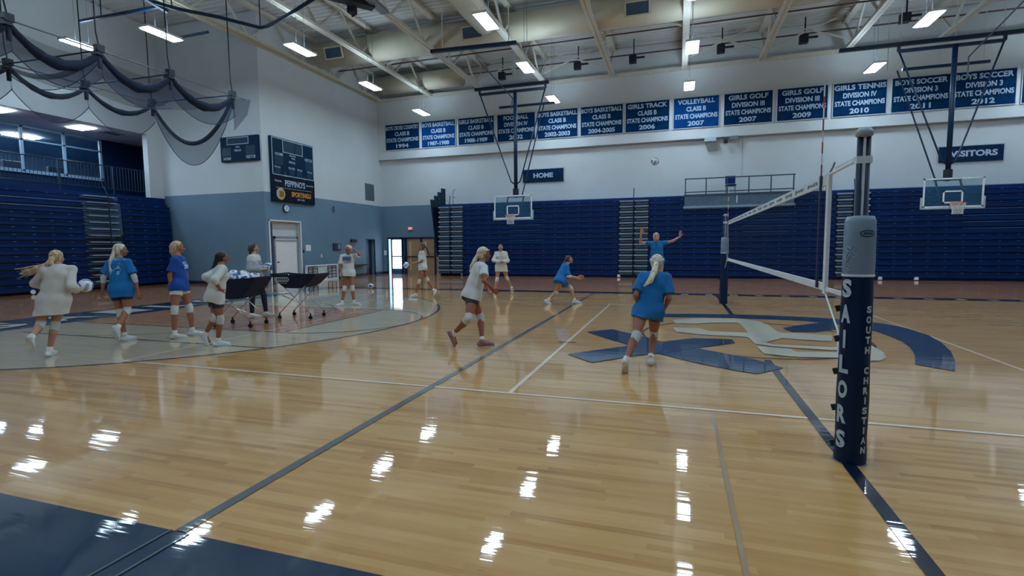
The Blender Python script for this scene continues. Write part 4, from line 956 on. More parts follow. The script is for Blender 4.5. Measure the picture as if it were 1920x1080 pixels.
for k, y in enumerate((SY0, SY1)):
    t = thing('net_antenna', (NX,y,1.25), ['tall red and white antenna on the near end of the net','red and white antenna on the far end of the net'][k], 'antenna', 'net antennas')
    for nm, zz, M_ in (('red_band',0,M_RED),('white_band',1,M_TAPE)):
        m = MB()
        for j in range(8):
            if j % 2 == zz: m.tube([(NX-0.02,y,2.25+j*0.1),(NX-0.02,y,2.35+j*0.1)],0.006,8)
        m.build(nm, M_, t)
    m = MB(); m.box((NX-0.03,y-0.02,1.24),(NX-0.015,y+0.02,2.25)); m.build('sleeve', mat('antenna_sleeve', (24,44,74), 0.5), t)

def post(cx, cy, lab, near):
    Q = 0.68
    t = thing('net_post', (cx,cy,0), lab, 'post')
    R0 = 0.145
    m = MB(); m.tube([(cx-0.024,cy,0.02),(cx-0.024,cy,2.42)],0.020,14); m.tube([(cx+0.024,cy,0.02),(cx+0.024,cy,2.42)],0.020,14); m.build('twin_pole', M_NAVY2, t, smooth=True)
    m = MB(); m.box((cx-0.006,cy-0.027,1.8),(cx+0.006,cy-0.015,2.44)); m.build('cable_strip', M_TAPE, t)
    m = MB(); m.lathe([(0.0,2.47),(0.04,2.465),(0.054,2.44),(0.054,2.41),(0.03,2.40),(0,2.40)],(cx,cy,0),20); tag(m.build('pole_cap', mat('pale_cap', (150,160,170), 0.4), t, smooth=True), 'pale rounded cap')
    m = MB(); m.box((cx-0.050,cy-0.028,2.215),(cx+0.050,cy+0.028,2.265)); m.build('strap', M_TAPE, t)
    m = MB(); bow = lambda z: 0.012*math.sin(z*7)
    n = 32; prof = [(0.155,0.0),(0.158,0.05),(0.150,0.2),(0.156,0.5),(0.146,0.8),(0.150,1.1),(0.142,1.40)]
    m.lathe([(r*Q, z) for r, z in prof],(cx,cy,0),n); m.lathe([(0.142*Q,1.40),(0.06,1.41)],(cx,cy,0),n); m.build('navy_pad', mat('navy_vinyl_pad', (0,32,66), 0.45, var=0.05, bump=0.1, spec=0.25), t, smooth=True)
    m = MB(); m.lathe([(r*Q, z) for r, z in [(0.148,1.405),(0.150,1.5),(0.147,1.7),(0.143,1.80),(0.125,1.835),(0.07,1.84)]],(cx,cy,0),n); tag(m.build('grey_pad', mat('grey_vinyl_pad', (118,140,162), 0.45, var=0.04), t, smooth=True), 'blue-grey upper pad')
    m = MB(); m.lathe([(r*Q, z) for r, z in [(0.150,1.398),(0.153,1.402),(0.153,1.412),(0.148,1.416)]],(cx,cy,0),n); m.build('piping', M_TAPE, t)
    def wrap(mb, txt, ang, z, h, wd, mi=0, rad=0.158*0.68+0.001, bold=0.035, rot=0):
        pts, fs = text_mesh(txt, h, wd, bold); b = len(mb.v)
        for p in pts:
            if rot: p = (-p[1], p[0])
            a = ang + p[0]/rad; mb.v.append((cx+rad*math.cos(a), cy+rad*math.sin(a), z+p[1]))
        for f in fs: mb.f.append(tuple(b+k for k in f)); mb.m.append(mi)
    to_cam = math.atan2(-cy, -cx)
    if near:
        m = MB()
        for k, chh in enumerate('SAILORS'): wrap(m, chh, to_cam-math.radians(38), 1.315-k*0.188, 0.135, 0.074 if chh != 'I' else 0.02, bold=0.05)
        for k, chh in enumerate('SOUTH CHRISTIAN'):
            if chh != ' ': wrap(m, chh, to_cam+math.radians(46), 1.165-k*0.0745, 0.052, 0.040 if chh != 'I' else 0.012, bold=0.05)
        m.build('lettering', mat('pale_pad_lettering', (176,196,214), 0.5), t)
        m = MB(); a0 = to_cam+math.radians(28)
        rad = 0.1515*0.68+0.001
        for ring, (rw, rh), mi in ((0,(0.052,0.024),0),(1,(0.044,0.017),1)):
            pp = [(a0+rw*math.cos(q*math.pi/12)/rad, 1.71+rh*math.sin(q*math.pi/12)) for q in range(24)]; b = len(m.v)
            for a, z in pp: m.v.append((cx+(rad+0.001*ring)*math.cos(a), cy+(rad+0.001*ring)*math.sin(a), z))
            m.f.append(tuple(range(b,b+24))); m.m.append(mi)
        wrap(m, 'SENOH', a0, 1.71, 0.017, 0.06, 0, rad=0.1535*0.68+0.0025, bold=0.03)
        m.build('oval_badge', [mat('badge_navy', (14,40,74), 0.4), mat('badge_grey', (120,140,160), 0.4)], t)
        m = MB(); rad = 0.152*0.68+0.001; a0 = to_cam-math.radians(25)
        def stroke(p, q, w_=0.006):
            for s in range(6):
                u0, u1 = s/6, (s+1)/6; A_ = (p[0]+(q[0]-p[0])*u0, p[1]+(q[1]-p[1])*u0); B_ = (p[0]+(q[0]-p[0])*u1, p[1]+(q[1]-p[1])*u1)
                f3 = lambda P: (cx+rad*math.cos(a0+P[0]/rad), cy+rad*math.sin(a0+P[0]/rad), P[1])
                m.bar(f3(A_), f3(B_), w_, 0.002)
        X = [(-0.045,1.60),(-0.03,1.62),(-0.01,1.598),(0.012,1.632),(0.03,1.62),(0.010,1.582),(0.032,1.555),(0.018,1.538),(-0.008,1.562),(-0.03,1.53),(-0.046,1.543),(-0.022,1.58),(-0.045,1.60)]
        for p, q in zip(X[:-1], X[1:]): stroke(p, q)
        Z = [(-0.055,1.545),(-0.03,1.52),(-0.05,1.50),(-0.025,1.49),(-0.05,1.465),(-0.02,1.455),(-0.01,1.48)]
        for p, q in zip(Z[:-1], Z[1:]): stroke(p, q, 0.008)
        for p, q in (((-0.055,1.445),(-0.03,1.435)),((-0.03,1.435),(0.0,1.45)),((-0.055,1.43),(-0.02,1.42))): stroke(p, q, 0.006)
        m.build('x_emblem', mat('pale_pad_lettering', (176,196,214)), t)
    for z in (0.14, 0.42, 0.70, 0.95, 1.18):
        m = MB(); a = to_cam-math.radians(92)
        p = Vector((cx+0.098*math.cos(a), cy+0.098*math.sin(a), z)); q = Vector((cx+0.13*math.cos(a), cy+0.13*math.sin(a), z)); m.bar(p-Vector((0,0,0.02)), q-Vector((0,0,0.03)), 0.02, 0.045); m.build('pad_strap', M_DARK, t)
    m = MB(); m.lathe([(0.0,0.008),(0.115,0.006),(0.115,0.0)],(cx,cy,0),24); m.build('floor_plate', M_GREY, t)
    return t
post(1.27, 4.36, 'near padded net post lettered SAILORS and SOUTH CHRISTIAN', True)
post(1.24, 15.2, 'far padded net post standing before the bleachers', False)
# ================================================================== distance-field modelling for people
def smin(a, b, k):
    h = np.clip(0.5+0.5*(b-a)/k, 0, 1); return b*(1-h)+a*h-k*h*(1-h)
class Field:
    def __init__(s, lo, hi, h):
        s.h = h; s.lo = np.array(lo, float)-3*h; hi = np.array(hi, float)+3*h
        s.n = np.ceil((hi-s.lo)/h).astype(int)+1
        s.ax = [(s.lo[i]+h*np.arange(s.n[i])).astype(np.float32) for i in range(3)]
        s.f = np.full(s.n, 1.0, np.float32)
    def region(s, lo, hi):
        sl = []
        for i in range(3):
            a = int(max(0, math.floor((lo[i]-s.lo[i])/s.h))); b = int(min(s.n[i], math.ceil((hi[i]-s.lo[i])/s.h)+1)); sl.append(slice(a, max(b, a)))
        return tuple(sl)
    def grid(s, sl):
        return s.ax[0][sl[0]][:,None,None], s.ax[1][sl[1]][None,:,None], s.ax[2][sl[2]][None,None,:]
    def put(s, fn, lo, hi, k=0.0, op='u'):
        m = k+2*s.h; sl = s.region(np.array(lo)-m, np.array(hi)+m)
        if any(q.stop-q.start < 1 for q in sl): return
        X, Y, Z = s.grid(sl); d = fn(X, Y, Z).astype(np.float32)
        c = s.f[sl]
        if op == 'u': s.f[sl] = smin(c, d, k) if k > 0 else np.minimum(c, d)
        elif op == 's': s.f[sl] = -smin(-c, d, k) if k > 0 else np.maximum(c, -d)
    def limb(s, a, b, prof, k=0.02, flat=None, sq=1.0, cut0=False, cut1=False, op='u'):
        """tapered limb from a to b; prof = [(t, radius)...]; flat axis is squeezed by sq; optional square cut ends"""
        a = np.array(a, float); b = np.array(b, float); ba = b-a; L2 = float(ba@ba)+1e-12; L = math.sqrt(L2)
        ts = [p[0] for p in prof]; rs = [p[1] for p in prof]; R = max(rs)
        lo = np.minimum(a, b)-R; hi = np.maximum(a, b)+R
        if flat is not None: fl_ = np.array(flat, float); fl_ /= np.linalg.norm(fl_)
        def fn(X, Y, Z):
            px, py, pz = X-a[0], Y-a[1], Z-a[2]
            raw = (px*ba[0]+py*ba[1]+pz*ba[2])/L2
            t = np.clip(raw, 0, 1)
            dx, dy, dz = px-t*ba[0], py-t*ba[1], pz-t*ba[2]
            if flat is not None:
                q = (dx*fl_[0]+dy*fl_[1]+dz*fl_[2])*(sq-1); dx = dx+q*fl_[0]; dy = dy+q*fl_[1]; dz = dz+q*fl_[2]
            r = rs[0] if len(rs) == 1 else np.interp(t, ts, rs)
            d = np.sqrt(dx*dx+dy*dy+dz*dz)-r
            if cut0: d = np.maximum(d, -raw*L)
            if cut1: d = np.maximum(d, (raw-1)*L)
            return d
        s.put(fn, lo, hi, k, op)
    def ell(s, c, rad, axes=None, k=0.02, op='u', cuts=()):
        """ellipsoid; cuts = [(point, normal)] keeps the side the normal points away from"""
        c = np.array(c, float); rad = np.array(rad, float)
        A = np.eye(3) if axes is None else np.array(axes, float)
        ext = np.sqrt(((A.T*rad)**2).sum(1)); lo = c-ext; hi = c+ext; rm_ = rad.min()
        def fn(X, Y, Z):
            px, py, pz = X-c[0], Y-c[1], Z-c[2]; k0 = 0; k1 = 0
            for i in range(3):
                u = px*A[i][0]+py*A[i][1]+pz*A[i][2]; k0 = k0+(u/rad[i])**2; k1 = k1+(u/rad[i]**2)**2
            k0 = np.sqrt(k0); k1 = np.sqrt(k1)+1e-9; d = k0*(k0-1)/k1
            for P, N_ in cuts:
                d = np.maximum(d, (X-P[0])*N_[0]+(Y-P[1])*N_[1]+(Z-P[2])*N_[2])
            return d
        s.put(fn, lo, hi, k, op)
    def halfspace(s, P, N_, k=0.0):
        X, Y, Z = s.grid((slice(None),)*3); d = ((X-P[0])*N_[0]+(Y-P[1])*N_[1]+(Z-P[2])*N_[2]).astype(np.float32)
        s.f = np.maximum(s.f, d)
    def ripple(s, amp, freq, ph=0.0, up=(0,0,1), zmix=0.5):
        X, Y, Z = s.grid((slice(None),)*3)
        s.f = s.f + (amp*np.sin(X*freq+ph+2.0*np.sin(Z*freq*zmix+ph))*np.sin(Y*freq*0.9+1.3*np.sin(Z*freq*0.35+ph*2))*(0.6+0.4*np.sin(Z*freq*0.8))).astype(np.float32)
    def mesh(s, name, mats, parent=None, smooth_iter=2):
        f = s.f; ins = f < 0; n = f.shape
        c = np.zeros((n[0]-1, n[1]-1, n[2]-1), np.int8)
        for i in (0,1):
            for j in (0,1):
                for k in (0,1): c += ins[i:n[0]-1+i, j:n[1]-1+j, k:n[2]-1+k]
        act = np.argwhere((c > 0) & (c < 8))
        if len(act) == 0: return None
        idx = -np.ones(c.shape, np.int32); idx[act[:,0], act[:,1], act[:,2]] = np.arange(len(act))
        vals = np.stack([f[act[:,0]+i, act[:,1]+j, act[:,2]+k] for i in (0,1) for j in (0,1) for k in (0,1)], 1)
        corners = np.array([(i,j,k) for i in (0,1) for j in (0,1) for k in (0,1)], float)
        acc = np.zeros((len(act), 3)); cnt = np.zeros(len(act))
        for a in range(8):
            for b in range(a+1, 8):
                if np.abs(corners[a]-corners[b]).sum() != 1: continue
                va, vb = vals[:,a], vals[:,b]; m = (va < 0) != (vb < 0)
                t = np.where(m, va/(va-vb+1e-12), 0)[:,None]
                acc += np.where(m[:,None], corners[a]+t*(corners[b]-corners[a]), 0); cnt += m
        V = s.lo+(act+acc/cnt[:,None])*s.h
        F = []
        for axis in range(3):
            o1, o2 = [(1,2),(2,0),(0,1)][axis]
            sl0 = [slice(None)]*3; sl1 = [slice(None)]*3; sl0[axis] = slice(0, n[axis]-1); sl1[axis] = slice(1, n[axis])
            a = ins[tuple(sl0)]; b = ins[tuple(sl1)]; E = np.argwhere(a != b)
            E = E[(E[:,o1] > 0) & (E[:,o2] > 0) & (E[:,o1] < n[o1]-1) & (E[:,o2] < n[o2]-1)]
            flip = a[E[:,0], E[:,1], E[:,2]]
            def cell(d1, d2):
                q = E.copy(); q[:,o1] -= d1; q[:,o2] -= d2; return idx[q[:,0], q[:,1], q[:,2]]
            q = np.stack([cell(1,1), cell(0,1), cell(0,0), cell(1,0)], 1)
            q[~flip] = q[~flip][:, ::-1]; F.append(q)
        F = np.concatenate(F)
        # light smoothing
        ea = np.concatenate([F[:,0],F[:,1],F[:,2],F[:,3]]); eb = np.concatenate([F[:,1],F[:,2],F[:,3],F[:,0]])
        for _ in range(smooth_iter):
            sm = np.zeros_like(V); ct = np.zeros(len(V))
            for d in range(3):
                sm[:,d] = np.bincount(ea, V[eb,d], len(V))+np.bincount(eb, V[ea,d], len(V))
            ct = np.bincount(ea, minlength=len(V))+np.bincount(eb, minlength=len(V))
            V = V*0.55+0.45*sm/np.maximum(ct,1)[:,None]
        me = bpy.data.meshes.new(name)
        me.vertices.add(len(V)); me.vertices.foreach_set('co', (V-(np.array(root_loc(parent)) if parent else 0)).astype(np.float32).ravel())
        me.loops.add(F.size); me.loops.foreach_set('vertex_index', F.astype(np.int32).ravel())
        me.polygons.add(len(F)); me.polygons.foreach_set('loop_start', np.arange(0, F.size, 4, dtype=np.int32))
        try: me.polygons.foreach_set('loop_total', np.full(len(F), 4, np.int32))
        except Exception: pass
        me.polygons.foreach_set('use_smooth', np.ones(len(F), bool))
        me.update(); me.validate()
        for m_ in (mats if isinstance(mats, (list,tuple)) else [mats]): me.materials.append(m_)
        o = bpy.data.objects.new(name, me); COL.objects.link(o)
        if parent: o.parent = parent
        return o

def nrm(v): v = np.array(v, float); return v/(np.linalg.norm(v)+1e-12)
SKIN = mat('skin_tan', (156,100,76), 0.5, var=0.04, scale=8)
SKIN_F = mat('skin_fair', (178,130,108), 0.5, var=0.04, scale=8)
SKIN_D = mat('skin_bronze', (146,88,64), 0.5, var=0.04, scale=8)
HAIR = {'blonde': mat('hair_blonde', (186,158,122), 0.5, var=0.28, scale=30, stretch=(1,1,0.25), bump=0.4),
        'light': mat('hair_light_blonde', (208,196,176), 0.5, var=0.2, scale=30, stretch=(1,1,0.25), bump=0.4),
        'dark': mat('hair_near_black', (26,24,30), 0.4, var=0.2, scale=30, bump=0.3),
        'brown': mat('hair_brown', (74,54,46), 0.45, var=0.25, scale=30, stretch=(1,1,0.25), bump=0.4)}
C_WHITE = mat('white_cotton', (200,202,202), 0.85, var=0.02, scale=5, bump=0.15)
C_OFF = mat('off_white_fleece', (200,198,194), 0.9, var=0.03, scale=6, bump=0.2)
C_BLUE = mat('bright_blue_cotton', (0,104,172), 0.85, var=0.04, scale=5, bump=0.15)
C_ROYAL = mat('royal_blue_cotton', (0,66,148), 0.85, var=0.04, scale=5, bump=0.15)
C_NAVY = mat('navy_spandex', (16,28,58), 0.6, var=0.08, scale=5)
C_GREY = mat('grey_fleece', (150,156,166), 0.9, var=0.04, scale=6, bump=0.2)
C_PAD = mat('white_kneepad', (194,196,196), 0.75, var=0.05, scale=12, bump=0.2)
C_SHOE = mat('white_shoe', (204,208,210), 0.55, var=0.05, scale=14, bump=0.1)
C_SHOER = mat('dusty_rose_shoe', (150,104,104), 0.6, var=0.15, scale=18, bump=0.1)
C_SOLE = mat('dark_shoe_sole', (40,42,52), 0.6)
C_SOCK = mat('white_sock', (226,226,222), 0.8, var=0.03, scale=20, bump=0.2)
M_EYE = mat('dark_eye', (34,28,28), 0.2)
M_LIP = mat('lips', (170,96,88), 0.5)
M_BAND = mat('tan_headband', (186,160,126), 0.7)

def sphere_circle(c1, r1, c2, r2, n=96):
    d = c2-c1; D = np.linalg.norm(d)
    if D > (r1+r2)*0.999: c2 = c1+d/D*(r1+r2)*0.999; d = c2-c1; D = np.linalg.norm(d)
    a = (r1*r1-r2*r2+D*D)/(2*D); h = math.sqrt(max(0, r1*r1-a*a)); u = d/D
    w_ = nrm(np.cross(u, [0,0,1] if abs(u[2]) < 0.95 else [1,0,0])); v_ = np.cross(u, w_)
    t = np.linspace(0, 2*np.pi, n, endpoint=False)
    return c1+u*a+h*(np.cos(t)[:,None]*w_+np.sin(t)[:,None]*v_), c2
def px_of(P):
    P = np.atleast_2d(P); d = P-CAM_O; z = d@_f
    return np.stack([960+CAM_F*(d@_r)/z, 540-CAM_F*(d@_u)/z], 1)
def at_depth(px, D):
    return CAM_O+ray(*px)*D
DIAG = []

def person(name_lab, ground, H, pel, neck, head, face, legs, arms, hface=None, hpitch=0.0, lean=0.0, twist=0.0, group=None,
           top=None, bottom='shorts', skin=None, hair='blonde', tail=None, pads=True, h=0.0075, shoe=None, hand_dir=None, extra=None, bob=False, gz=0.0, wear=None, curl=0.35):
    """build one figure; ground = floor point under it (X, Y), pixel joints of the photo give the pose"""
    skin = skin or SKIN; shoe = shoe or C_SHOE
    G = np.array([ground[0], ground[1], 0.0])
    Dp = float((G+np.array([0,0,0.9])-CAM_O)@_f)
    away = nrm([G[0], G[1], 0]); right = np.array([away[1], -away[0], 0.0])
    fv = lambda deg: math.cos(math.radians(deg))*away + math.sin(math.radians(deg))*right
    F = fv(face); RS = np.array([F[1], -F[0], 0.0])           # her right
    F2 = fv(face+twist); R2 = np.array([F2[1], -F2[0], 0.0])
    gs = [legs[s_] for s_ in 'RL' if legs[s_].get('g')]
    if gs:
        za = 0.085*H/1.68
        Dp = sum(float((ray(*q['a'])*((za-CAM_H)/ray(*q['a'])[2]))@_f) for q in gs)/len(gs)+(legs.get('off') or 0.0)
        gp = at_depth(pel, Dp); G = np.array([gp[0], gp[1], 0.0])
    P = at_depth(pel, Dp)
    def reach(parent, px, L, dz):
        """point on the pixel ray about dz farther than parent, at distance L"""
        v = ray(*px); v = v/np.linalg.norm(v); oc = CAM_O-parent; b_ = oc@v; c_ = oc@oc-L*L; disc_ = b_*b_-c_
        if disc_ < 0: q = CAM_O+v*(-b_); return parent+nrm(q-parent)*L
        s_ = math.sqrt(disc_); return CAM_O+v*(-b_+(s_ if dz > 0 else -s_))
    torso = 0.292*H
    def lean_pt(parent, px, L, dirh):
        """choose the solution that leans towards dirh"""
        a = reach(parent, px, L, 1); b = reach(parent, px, L, -1)
        return a if (a-parent)@dirh > (b-parent)@dirh else b
    q = at_depth(neck, float((P-CAM_O)@_f)); L_img = np.linalg.norm(q-P)
    if L_img > torso*0.97: N_ = q+F*lean; P = q+nrm(P-q)*torso
    else: N_ = lean_pt(P, neck, torso, F if lean >= 0 else -F)
    U = nrm(N_-P)
    hf = fv(hface if hface is not None else face); cp, sp = math.cos(math.radians(hpitch)), math.sin(math.radians(hpitch))
    Nn = N_+U*0.0
    hd = reach(N_, head, 0.110*H, 1); hd2 = reach(N_, head, 0.110*H, -1)
    HD = hd if (hd-N_)@hf > (hd2-N_)@hf else hd2
    if np.linalg.norm(HD-N_-((HD-N_)@np.array([0,0,1]))*np.array([0,0,1])) > 0.085*H:
        v = HD-N_; hz = v.copy(); hz[2] = 0; hz = nrm(hz)*0.07*H; HD = N_+np.array([hz[0],hz[1],math.sqrt((0.110*H)**2-(0.07*H)**2)])
    hF = nrm(hf*cp+np.array([0,0,1])*sp); hR = nrm(np.cross(hF, [0,0,1])); hU = np.cross(hR, hF)
    k_ = H/1.68
    SHo = 0.092*H; Sh = {'R': N_-U*0.060*k_+R2*SHo, 'L': N_-U*0.060*k_-R2*SHo}
    Hp = {'R': P-U*0.02+RS*0.052*H, 'L': P-U*0.02-RS*0.052*H}
    TH, SHN = 0.243*H, 0.238*H
    lg = {}
    for sd in 'RL':
        spec = legs[sd]; apx = spec['a']
        if spec.get('g'):
            A = CAM_O+ray(*apx)*((spec.get('z', 0.085*k_)-CAM_H)/ray(*apx)[2])
            if spec.get('fix'): A = np.array([*spec['fix'], 0.085*k_])
        else: A = at_depth(apx, Dp+spec.get('d', 0.0))
        dist = np.linalg.norm(A-Hp[sd]); Lm = TH+SHN
        DIAG.append('%s %s leg %.2f/%.2f ankle z %.2f depth %+.2f' % (name_lab[:18], sd, dist, Lm, A[2], float((A-CAM_O)@_f)-Dp))
        sc = max(1.0, dist/(Lm*0.995)); pts, A2 = sphere_circle(Hp[sd], TH*sc, A, SHN*sc)
        pp = px_of(pts); kp = spec.get('k')
        cost = np.zeros(len(pts))
        if kp: cost += np.hypot(pp[:,0]-kp[0], pp[:,1]-kp[1])*Dp/CAM_F*1.0
        mid = (Hp[sd]+A)/2; fw = (pts-mid)@nrm(F+np.array([0,0,0.25])); cost += np.where(fw < 0, -fw*2.2, 0)+0.15*np.abs((pts-mid)@RS)
        K = pts[cost.argmin()]
        yaw = spec.get('yaw', face); pt = spec.get('pitch', 0.0)
        fd = fv(yaw)*math.cos(math.radians(pt))+np.array([0,0,math.sin(math.radians(pt))])
        lg[sd] = (K, A, fd)
    UA, FA = 0.168*H, 0.150*H
    am = {}
    for sd in 'RL':
        spec = arms[sd]; Wd = Dp+spec.get('d', 0.0); W = at_depth(spec['w'], Wd)
        v = W-Sh[sd]; L = np.linalg.norm(v)
        if L > (UA+FA)*0.985: W = Sh[sd]+v/L*(UA+FA)*0.985
        pts, _ = sphere_circle(Sh[sd], UA, W, FA); pp = px_of(pts); kp = spec.get('e')
        cost = np.zeros(len(pts))
        if kp: cost += np.hypot(pp[:,0]-kp[0], pp[:,1]-kp[1])*Dp/CAM_F
        out = R2 if sd == 'R' else -R2
        cost += -0.12*((pts-Sh[sd])@out) + (0.10*((pts-Sh[sd])@F2) if not spec.get('free') else 0)
        E_ = pts[cost.argmin()]; am[sd] = (E_, W)
    t = thing('person', (G[0], G[1], 0), name_lab, 'person', group)
    # ---------------------------------------------------------------- body
    allp = np.array([P, N_, HD+hU*0.12, HD-hU*0.16]+[x for sd in 'RL' for x in (Hp[sd], lg[sd][0], lg[sd][1], lg[sd][1]+lg[sd][2]*0.2, Sh[sd], am[sd][0], am[sd][1], am[sd][1]+nrm(am[sd][1]-am[sd][0])*0.2, am[sd][1]+np.array([0,0,-0.1]))])
    lo, hi = allp.min(0)-0.14, allp.max(0)+0.14
    B = Field(lo, hi, h)
    C1 = P+U*torso*0.34; C2 = P+U*torso*0.70
    B.limb(Hp['R']+U*0.02, Hp['L']+U*0.02, [(0,0.092*k_),(0.5,0.098*k_),(1,0.092*k_)], 0.03, flat=F, sq=1.05)
    B.limb(P+U*0.02, C1, [(0,0.120*k_),(1,0.104*k_)], 0.04, flat=F, sq=1.3)
    B.limb(C1, C2, [(0,0.104*k_),(1,0.125*k_)], 0.05, flat=F2, sq=1.38)
    B.limb(C2+R2*0.06*k_, C2-R2*0.06*k_, [(0,0.085*k_)], 0.05, flat=F2, sq=1.1)
    B.limb(Sh['R'], N_-U*0.02*k_, [(0,0.044*k_),(1,0.050*k_)], 0.04); B.limb(Sh['L'], N_-U*0.02*k_, [(0,0.044*k_),(1,0.050*k_)], 0.04)
    for s_ in (-1, 1):
        B.ell(C2-U*0.035+F2*0.075*k_+R2*s_*0.062*k_, (0.052*k_,0.052*k_,0.055*k_), None, 0.035)
        B.ell(P-U*0.045-F*0.045*k_+RS*s_*0.062*k_, (0.082*k_,)*3, None, 0.04)
    for sd in 'RL':
        K, A, fd = lg[sd]; hb = Hp[sd]
        B.limb(hb, K, [(0,0.092*k_),(0.35,0.085*k_),(0.8,0.061*k_),(1,0.055*k_)], 0.035)
        calf = nrm(hb-K+nrm(A-K)*0.01); back = -fd if abs(fd[2]) < 0.8 else -F
        B.limb(K, A, [(0,0.050*k_),(0.28,0.052*k_),(0.62,0.040*k_),(1,0.032*k_)], 0.02)
        bk = nrm((nrm(hb-K)+nrm(A-K))); bk = bk if np.linalg.norm(nrm(hb-K)+nrm(A-K)) > 0.15 else -F
        B.ell(K+(A-K)*0.27+bk*0.018*k_, (0.040*k_,0.040*k_,0.075*k_), None, 0.03)
        B.limb(A, A-np.array([0,0,0.03])+fd*0.12*k_, [(0,0.036*k_),(1,0.026*k_)], 0.02)
        E_, W = am[sd]
        B.ell(Sh[sd], (0.048*k_,)*3, None, 0.03)
        B.limb(Sh[sd], E_, [(0,0.046*k_),(0.5,0.042*k_),(1,0.034*k_)], 0.025)
        B.limb(E_, W, [(0,0.036*k_),(0.25,0.037*k_),(0.8,0.025*k_),(1,0.023*k_)], 0.018)
        # hand: palm, four fingers, thumb
        fdir = nrm(W-E_); hp_ = arms[sd].get('hand'); hdv = nrm(np.array(hp_[0])@np.array([right, away, [0,0,1]])) if hp_ else fdir
        pn = nrm(np.array(hp_[1])@np.array([right, away, [0,0,1]])) if hp_ and len(hp_) > 1 else nrm((-R2 if sd == 'R' else R2)+F2*0.3)
        pn = nrm(pn-hdv*(pn@hdv)); sv = np.cross(hdv, pn)          # side axis
        if (sv@F2) < 0 and not hp_: sv = -sv
        hl = 0.105*H
        pc = W+hdv*hl*0.28
        B.limb(W, W+hdv*hl*0.5, [(0,0.026*k_),(0.6,0.036*k_),(1,0.036*k_)], 0.012, flat=pn, sq=2.3)
        cu = arms[sd].get('curl', curl)
        for fi, (off, ln) in enumerate(((0.027,0.42),(0.009,0.47),(-0.009,0.44),(-0.026,0.34))):
            b0 = W+hdv*hl*0.50+sv*off*k_; ang = cu*(0.8+0.12*fi); d1 = nrm(hdv*math.cos(ang)+pn*math.sin(ang)+sv*off*2.5)
            m1 = b0+d1*hl*ln*0.5; d2 = nrm(hdv*math.cos(ang*2.1)+pn*math.sin(ang*2.1)+sv*off*2.5)
            B.limb(b0, m1, [(0,0.0095*k_)], 0.004); B.limb(m1, m1+d2*hl*ln*0.5, [(0,0.0090*k_),(1,0.0078*k_)], 0.003)
        b0 = W+hdv*hl*0.12+sv*0.024*k_; d1 = nrm(hdv*0.75+sv*0.75+pn*0.25); m1 = b0+d1*hl*0.30
        B.limb(b0, m1, [(0,0.013*k_),(1,0.011*k_)], 0.006); B.limb(m1, m1+nrm(hdv+sv*0.25+pn*0.35)*hl*0.24, [(0,0.0105*k_),(1,0.009*k_)], 0.003)
    # neck, head
    B.limb(N_-U*0.02, HD-hU*0.06-hF*0.015, [(0,0.056*k_),(0.5,0.047*k_),(1,0.048*k_)], 0.03)
    AX = np.array([hR, hF, hU])
    B.ell(HD+hU*0.022*k_-hF*0.006, (0.074*k_,0.092*k_,0.088*k_), AX, 0.02)
    B.ell(HD-hU*0.045*k_+hF*0.022*k_, (0.058*k_,0.064*k_,0.066*k_), AX, 0.025)
    B.ell(HD-hU*0.092*k_+hF*0.052*k_, (0.026*k_,0.024*k_,0.020*k_), AX, 0.022)
    B.ell(HD+hU*0.016*k_+hF*0.072*k_, (0.048*k_,0.018*k_,0.014*k_), AX, 0.015)
    B.limb(HD+hF*0.086*k_, HD-hU*0.036*k_+hF*0.104*k_, [(0,0.009*k_),(1,0.013*k_)], 0.010)
    for s_ in (-1, 1):
        B.ell(HD+hR*s_*0.030*k_+hF*0.086*k_-hU*0.006*k_, (0.014*k_,0.010*k_,0.010*k_), AX, 0.010, 's')
        B.ell(HD+hR*s_*0.045*k_+hF*0.060*k_-hU*0.030*k_, (0.018*k_,0.018*k_,0.018*k_), AX, 0.02)
        B.ell(HD+hR*s_*0.076*k_-hU*0.012*k_-hF*0.004, (0.009*k_,0.018*k_,0.030*k_), AX, 0.006)
    body = B.mesh('body', skin, t, 2)
    for s_ in (-1, 1):
        m = MB(); c_ = HD+hR*s_*0.030*k_+hF*0.080*k_-hU*0.006*k_; m.lathe([(0.0001,-0.009*k_),(0.007*k_,-0.006*k_),(0.011*k_,0),(0.007*k_,0.006*k_),(0.0001,0.009*k_)], tuple(c_), 10); m.build('eye', M_EYE, t, smooth=True)
    m = MB(); c_ = HD-hU*0.062*k_+hF*0.086*k_
    m.tube([c_-hR*0.022*k_-hF*0.006, c_-hR*0.008*k_+hF*0.002, c_+hR*0.008*k_+hF*0.002, c_+hR*0.022*k_-hF*0.006], 0.005*k_, 6, radii=[0.002,0.006*k_,0.006*k_,0.002]); m.build('mouth', M_LIP, t, smooth=True)
    # ---------------------------------------------------------------- hair
    lo, hi = HD-0.26, HD+0.24
    if tail: tp = [HD+hR*a+hF*b+hU*c for a, b, c in tail['pts']] if tail.get('local') else [at_depth((x, y), float((HD-CAM_O)@_f)+d) for x, y, d in tail['pts']]
    if tail and not tail.get('local'): tp[0] = HD-hF*0.082*k_+hU*0.025*k_
    if tail: lo = np.minimum(lo, np.array(tp).min(0)-0.08); hi = np.maximum(hi, np.array(tp).max(0)+0.08)
    Hh = Field(lo, hi, h*0.9)
    pnl = nrm(hF*0.90-hU*0.62)
    Hh.ell(HD+hU*0.028*k_-hF*0.012, (0.083*k_,0.100*k_,0.094*k_), AX, 0.01, cuts=[(HD+hF*0.030*k_+hU*0.034*k_, pnl)])
    Hh.ell(HD-hU*0.02*k_-hF*0.030, (0.078*k_,0.070*k_,0.075*k_), AX, 0.02, cuts=[(HD-hF*0.008*k_, hF)])
